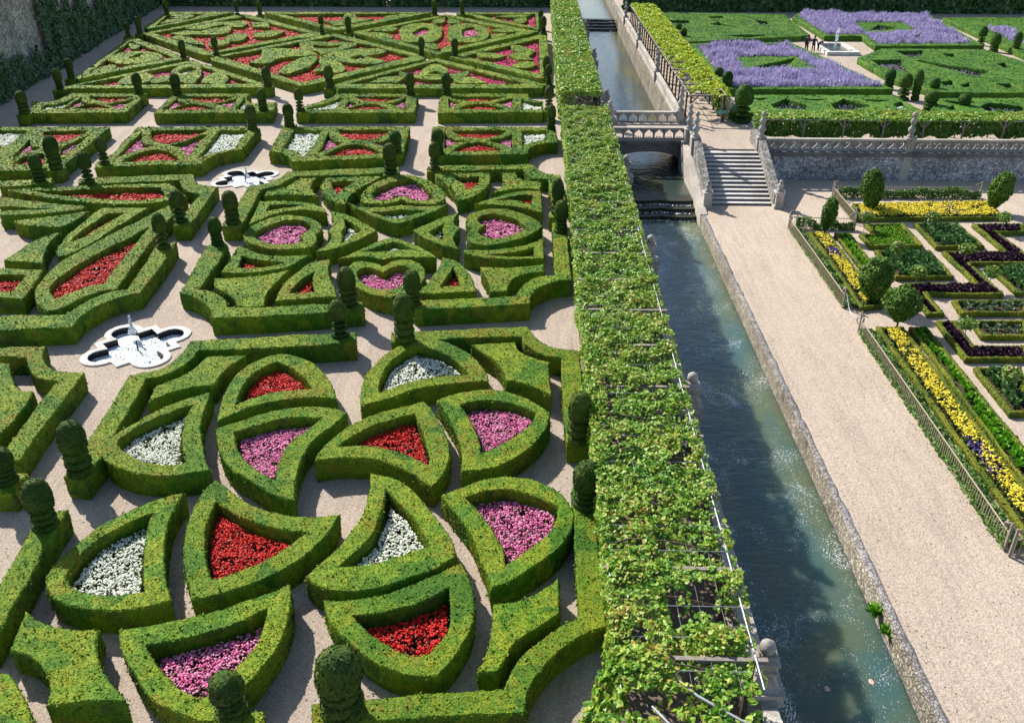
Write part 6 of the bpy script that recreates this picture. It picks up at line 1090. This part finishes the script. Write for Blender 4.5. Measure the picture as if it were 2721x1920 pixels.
# square basin on the terrace
e=empty('fountain_basin',(33.4,104.9,0),'square white stone basin with a thin jet among the lavender','fountain')
b=MB()
for x0,x1,y0,y1 in ((31.6,35.2,101.8,102.3),(31.6,35.2,107.5,108.0),(31.6,32.1,102.3,107.5),(34.7,35.2,102.3,107.5)): b.box(x0,x1,y0,y1,0,.38)
b.build('rim',M['white_stone'],e)
b=MB(); b.box(32.1,34.7,102.3,107.5,.0,.16); b.build('water_surface',M['water_calm'],e)
b=MB(); b.tube([(33.4,105,.1),(33.42,105,1.2),(33.6,105,2.3)],[.03,.03,.04],8)
P=np.column_stack([33.4+rng.normal(0,.08,120),105+rng.normal(0,.08,120),.2+2.2*rng.random(120)]); V,F=cards(P,rng.normal(size=(120,3)),.09,.5,1.6); b.add(V,F); b.build('jet',M['foam'],e)

# ------------------------------------------------------------------ people by the square basin
M['skin']=plain_mat('skin',(.45,.28,.20),.5,.1); M['hair']=plain_mat('dark_hair',(.02,.015,.012),.6,.2)
M['red_cloth']=plain_mat('dark_red_cloth',(.16,.02,.04),.8,.2); M['navy_cloth']=plain_mat('navy_cloth',(.02,.025,.05),.8,.2); M['black_cloth']=plain_mat('black_cloth',(.012,.012,.015),.8,.2)
def skin(name,verts,edges,rad,mat,parent,root=0):
    me=bpy.data.meshes.new(name); me.from_pydata(verts,edges,[]); o=bpy.data.objects.new(name,me); col.objects.link(o)
    sk=o.modifiers.new('skin','SKIN'); o.modifiers.new('sub','SUBSURF').levels=1; o.modifiers['sub'].render_levels=1
    for i,r in enumerate(rad):
        me.skin_vertices[0].data[i].radius=(r,r) if not hasattr(r,'__len__') else r
        me.skin_vertices[0].data[i].use_root=(i==root)
    dg=bpy.context.evaluated_depsgraph_get(); m2=bpy.data.meshes.new_from_object(o.evaluated_get(dg)); o.modifiers.clear(); o.data=m2; bpy.data.meshes.remove(me)
    for p in m2.polygons: p.use_smooth=True
    m2.materials.clear(); m2.materials.append(mat); o.parent=parent
    return o
def person(x,y,rz,label,top,legs,lean=0.,armf=(.25,.1),pack=None,h=1.0):
    e=empty('person',(x,y,0),label,'person','visitors by the square basin'); e.rotation_euler=(0,0,rz); e.scale=(h,h,h)
    def L(p):   # lean the upper body forward (+Y local) about the hip
        px,py,pz=p; 
        if pz<=.92: return p
        d=pz-.92; return (px,py+d*math.sin(lean),.92+d*math.cos(lean)+(py*0))
    J={'hip':(0,0,.94),'waist':L((0,0,1.1)),'chest':L((0,.01,1.32)),'neck':L((0,.01,1.48)),'head0':L((0,.03,1.56)),'head1':L((0,.04,1.68)),
       'shl':L((-.19,0,1.42)),'ell':L((-.25,armf[0],1.17)),'wrl':L((-.21,armf[0]+.2,1.02)),'hal':L((-.20,armf[0]+.29,.99)),
       'shr':L((.19,0,1.42)),'elr':L((.25,armf[1],1.17)),'wrr':L((.21,armf[1]+.2,1.02)),'har':L((.20,armf[1]+.29,.99)),
       'thl':(-.10,0,.9),'knl':(-.11,.03,.5),'anl':(-.12,-.03,.09),'tol':(-.13,.13,.04),'thr':(.10,0,.9),'knr':(.12,.06,.5),'anr':(.13,.04,.09),'tor':(.14,.20,.04)}
    ks=list(J); idx={k:i for i,k in enumerate(ks)}
    E=[('hip','waist'),('waist','chest'),('chest','neck'),('neck','head0'),('head0','head1'),('chest','shl'),('shl','ell'),('ell','wrl'),('wrl','hal'),('chest','shr'),('shr','elr'),('elr','wrr'),('wrr','har'),('hip','thl'),('thl','knl'),('knl','anl'),('anl','tol'),('hip','thr'),('thr','knr'),('knr','anr'),('anr','tor')]
    Rr={'hip':.14,'waist':.125,'chest':.15,'neck':.055,'head0':.085,'head1':.09,'shl':.065,'ell':.045,'wrl':.03,'hal':.035,'shr':.065,'elr':.045,'wrr':.03,'har':.035,'thl':.09,'knl':.06,'anl':.042,'tol':.04,'thr':.09,'knr':.06,'anr':.042,'tor':.04}
    skin('body',[J[k] for k in ks],[(idx[a],idx[b]) for a,b in E],[Rr[k] for k in ks],M['skin'],e)
    def sub(name,keys,mat,grow):
        kk=[k for k in keys]; ii={k:i for i,k in enumerate(kk)}
        skin(name,[J[k] for k in kk],[(ii[a],ii[b]) for a,b in E if a in ii and b in ii],[Rr[k]+grow for k in kk],mat,e)
    sub('jacket',['chest','waist','hip','neck','shl','ell','wrl','shr','elr','wrr'],top,.022)
    sub('trousers',['hip','thl','knl','anl','thr','knr','anr'],legs,.02)
    b=MB(); hx,hy,hz=J['head1']; b.lathe([(.10,-.09),(.118,-.02),(.115,.05),(.085,.10),(.01,.13)],(hx,hy-.025,hz+.01),14); o=b.build('hair',M['hair'],None,(0,0,0)); o.parent=e
    if pack:
        b=MB(); cx_,cy_,cz_=J['chest']; b.box(cx_-.15,cx_+.15,cy_-.33,cy_-.15,cz_-.28,cz_+.14); o=b.build('backpack',pack,None,(0,0,0)); o.parent=e
person(29.85,103.9,-.9,'standing person in a dark red top with a backpack by the basin',M['red_cloth'],M['black_cloth'],.08,(.2,.05),M['navy_cloth'],1.03)
person(30.6,103.8,-.6,'standing person in dark clothes right beside the red one',M['navy_cloth'],M['black_cloth'],.05,(.1,.25),None,.97)
person(31.35,104.6,-1.5,'person in black bending over the rim of the square basin',M['black_cloth'],M['black_cloth'],1.0,(.3,.3),None,.85)

# ------------------------------------------------------------------ kitchen garden: fences, bushes, roses, espaliers
def fence(p0,p1,label):
    p0=np.array(p0,float);p1=np.array(p1,float); L=np.linalg.norm(p1-p0); d=(p1-p0)/L; z=LOW
    e=empty('lattice_fence',((p0[0]+p1[0])/2,(p0[1]+p1[1])/2,z),label,'fence','low lattice fences of the kitchen garden')
    A=lambda t,h: (p0[0]+d[0]*t,p0[1]+d[1]*t,z+h)
    b=MB(); b.tube([A(0,.72),A(L,.72)],.026); b.build('top_rail',M['lath'],e)
    b=MB(); b.beam(A(0,.08),A(L,.08),.035); b.build('bottom_rail',M['lath'],e)
    b=MB(); n=int(L/.165)
    for k in range(n):
        t=L*(k+.5)/n; b.beam(A(t,.02),A(t,.72),.03,.018,up=(d[0],d[1],0))
    b.build('slats',M['lath'],e)
    for t,s in ((0,1),(L,-1)):
        b=MB(); b.beam(A(t,0),A(t,1.15),.075,up=(d[0],d[1],0)); b.build('post',M['greywood'],e)
        pts=[A(t+s*(.06+.05*k),1.12-.05*k+.0*k) for k in range(4)]; pts+= [A(t+s*(.26+.13*math.sin(a)),.86+.13*math.cos(a)-.02) for a in (-.6,0,.7,1.6,2.4,3.2,4.0)]
        b=MB(); b.tube(pts,.04,8); b.build('scroll',M['greywood'],e)
fence((15.95,53.4),(15.95,41.9),'lattice fence along the wide path, farther from the viewer')
fence((15.88,39.1),(15.75,23.2),'lattice fence along the wide path, nearer to the viewer')
fence((16.1,53.62),(20.1,53.45),'short lattice fence facing the stairs side gap')
fence((20.5,59.75),(20.4,54.4),'lattice fence running toward the terrace wall')
fence((20.7,59.9),(30.7,60.0),'lattice fence parallel to the terrace wall')
fence((15.78,22.9),(19,22.6),'lattice fence cropped by the right frame edge')
b=MB(); b.tube([(15.95,41.7,LOW+.9),(15.95,41.0,LOW+.4),(15.95,40.4,LOW+.28),(15.93,39.8,LOW+.4),(15.9,39.3,LOW+.85)],.02,6); tag(b.build('rope',M['metal']),'white rope hanging across the gap between the two path fences','rope')
def row(p0,p1,label,w=.5,h=.75,mat='row'):
    p0=np.array(p0);p1=np.array(p1); L=np.linalg.norm(p1-p0); n=int(L*420); t=rng.random(n); d=(p1-p0)/L; nr=np.array((-d[1],d[0])); o=(rng.random(n)-.5)
    P=np.column_stack([p0+(p1-p0)*t[:,None]+nr*(o*w)[:,None],np.zeros(n)]); hh=h*(.75+.35*vnoise(P,1.4,7)); P[:,2]=LOW+hh*rng.random(n)**.6*(1-.5*(2*o)**2)
    b=MB(); V,F=leaves(P,UP(n),.11,.8); b.add(V,F,0)
    for k in range(int(L/1.5)): q=p0+d*(k*1.5+.5); b.tube([(q[0],q[1],LOW),(q[0],q[1],LOW+h*.8)],.025,5,1)
    tag(b.build('espalier',[M[mat],M['bark']]),label,'espalier','low espaliered rows along the fences')
row((16.3,53.0),(16.3,41.8),'leafy low row inside the farther path fence',.75,.6)
row((16.2,38.9),(16.05,23.2),'leafy low row inside the nearer path fence',.8,.55)
row((16.4,53.5),(20,53.3),'leafy low row above the short lattice fence',.35,.85)
row((20.75,59.6),(20.65,54.8),'leafy low row beside the fence toward the terrace wall',.4,.7)
row((20.9,59.7),(30.6,59.8),'long leafy low row along the terrace path',.45,.85)
def bush(x,y,h,r,label,lean=(0,0),trunk=.35,n=1500,nar=1):
    n*=2
    e=empty('pear_bush',(x,y,LOW),label,'bush','clipped oval fruit bushes')
    P=unit(rng.normal(size=(n,3))); rr=.82+.22*rng.random(n)+.12*vnoise(P*1.0,2.6,int(x*10)); zc=trunk+(h-trunk)/2
    s=np.array((r*nar,r,(h-trunk)/2)); C=P*rr[:,None]*s; C[:,0]+=lean[0]*(C[:,2]/h+.5); C[:,1]+=lean[1]*(C[:,2]/h+.5)
    taper=1-.28*(C[:,2]/s[2])*(C[:,2]<0)*-1; C[:,:2]*=np.where(C[:,2]<0,1-.35*(-C[:,2]/s[2]),1)[:,None]
    C+=np.array((x,y,LOW+zc)); V,F=leaves(C,P,.12,.6); b=MB(); b.add(V,F)
    m=n//3; P2=unit(rng.normal(size=(m,3))); C2=P2*.6*s; C2[:,:2]*=np.where(C2[:,2]<0,1-.35*(-C2[:,2]/s[2]),1)[:,None]; C2+=np.array((x+lean[0]*.5,y,LOW+zc)); V,F=leaves(C2,P2,.26,.4); b.add(V,F)
    b.build('crown',M['pear'],e)
    b=MB(); b.tube([(x,y,LOW-.05),(x+.03,y,LOW+trunk*.6),(x+lean[0]*.3,y,LOW+zc)],[.06,.05,.03],7); b.build('trunk',M['bark'],e)
bush(22.1,56.7,2.95,.72,'tall oval bush at the left end of the broad yellow bed',(-.25,0),.12)
bush(30.25,57.0,2.7,.75,'oval bush at the right end of the broad yellow bed',(.35,0),.25)
bush(17.9,52.4,2.4,.45,'narrow ragged bush at the far end of the yellow strip',(.2,0),.3,900)
bush(17.6,42.5,2.55,.82,'largest oval bush at the near end of the farther yellow strip',(0,0),.15,1900)
bush(17.85,39.5,2.25,.85,'round-headed bush at the far end of the nearer yellow strip',(.1,0),.45,1900)
for i,(x,y,f,l) in enumerate(((20.5,52.9,1,'standard rose with peach blooms by the notched square'),(24.6,53.0,1,'standard rose with peach blooms in the farther dark square'),(20.6,47.7,1,'standard rose with faded blooms in the larger dark square'),(24.5,47.7,0,'small green standard tree in the middle of the zigzag bed'),(20.5,44.3,0,'small green standard tree at the left bend of the zigzag bed'),(24.4,44.3,0,'small green standard tree at the right bend of the zigzag bed'),(29.0,53.0,0,'small green standard tree at the far end of the zigzag bed'),(20.45,38.0,0,'small green standard tree in the purple corner bed'),(20.3,33.3,1,'standard rose at the right frame edge'))):
    e=empty('standard_rose',(x,y,LOW),l,'rose tree','standard roses of the kitchen garden')
    b=MB(); b.tube([(x,y,LOW),(x+.02,y,LOW+.95)],.022,6); b.build('stem',M['lath'],e)
    n=230; P=unit(rng.normal(size=(n,3)))*(.2+.24*rng.random((n,1)))*np.array((1.1,1.1,.75)); V,F=leaves(P+np.array((x,y,LOW+1.08)),P+np.array((0,0,.2)),.13,.6); cb=MB(); cb.add(V,F)
    if f:
        m=14; P=unit(rng.normal(size=(m,3))+np.array((0,0,.7)))*.34; V,F4,F3=domes(P+np.array((x,y,LOW+1.08)),.12,.6); cb.add(V,F4,1); cb.f.append((F3+cb.n-len(V),1,False))
    cb.build('crown',[M['rose_leaf'],M['f_rose']],e)
for x,y,s,l in ((10.78,20.6,.34,'bright green fern growing from the canal bank wall'),(10.8,19.8,.22,'smaller tuft of fern low on the canal bank wall')):
    n=90; a=rng.random(n)*6.283; t=rng.uniform(.5,1.5,n); d=np.column_stack([np.cos(a)-.5,np.sin(a)]); B=np.column_stack([d*np.sin(t)[:,None],np.cos(t)]); B=unit(B); T=unit(np.cross(B,UP(n)+.01)); N=np.cross(T,B)
    P=np.array((x,y,-2.45))+B*(s*.5*rng.random((n,1))+.05); V,F=leaves_tb(P,T,B,N,s*rng.uniform(.6,1.2,n),.3,1); b=MB(); b.add(V,F); tag(b.build('fern',M['lettuce']),l,'fern','ferns on the canal wall')
m=7; P=np.column_stack([rng.uniform(9.2,10.6,m),rng.uniform(14.5,19,m),np.full(m,WATER+.015)])
for p,l in zip(((9.95,18.3),(10.35,16.2),(8.6,18.0)),('brown dead leaf floating near the canal wall','brown dead leaf floating closest to the bottom edge','brown dead leaf floating out in mid-canal')):
    b=MB(); V,F=leaves_tb(np.array([[p[0],p[1],WATER+.02]]),np.array([[1.,0,0]]),np.array([[0,1.,0]]),np.array([[0,0,1.]]),[.2],.9,.4); b.add(V,F); tag(b.build('leaf',M['f_rose']),l,'leaf','leaves floating on the canal')

# litter of small dry leaves and twigs on the paths
b=MB(); n=2600; P=np.column_stack([rng.uniform(-22,5.2,n),12+50*rng.random(n)**1.5,np.full(n,.012)])
V,F=leaves(P,UP(n),.05,.25,.8); b.add(V,F)
n=500; P=np.column_stack([11.3+4.3*np.where(rng.random(n)<.6,rng.random(n)**3,1-rng.random(n)**3*.9),14+42*rng.random(n)**1.4,np.full(n,LOW+.012)]); V,F=leaves(P,UP(n),.05,.25,.8); b.add(V,F)
tag(b.build('leaf_litter',leaf_mat('dry_leaf',[(.10,.07,.03),(.20,.13,.06),(.12,.13,.04)],.8,.1,0)),'scattered small dry leaves on the gravel paths','leaf litter',None,'stuff')
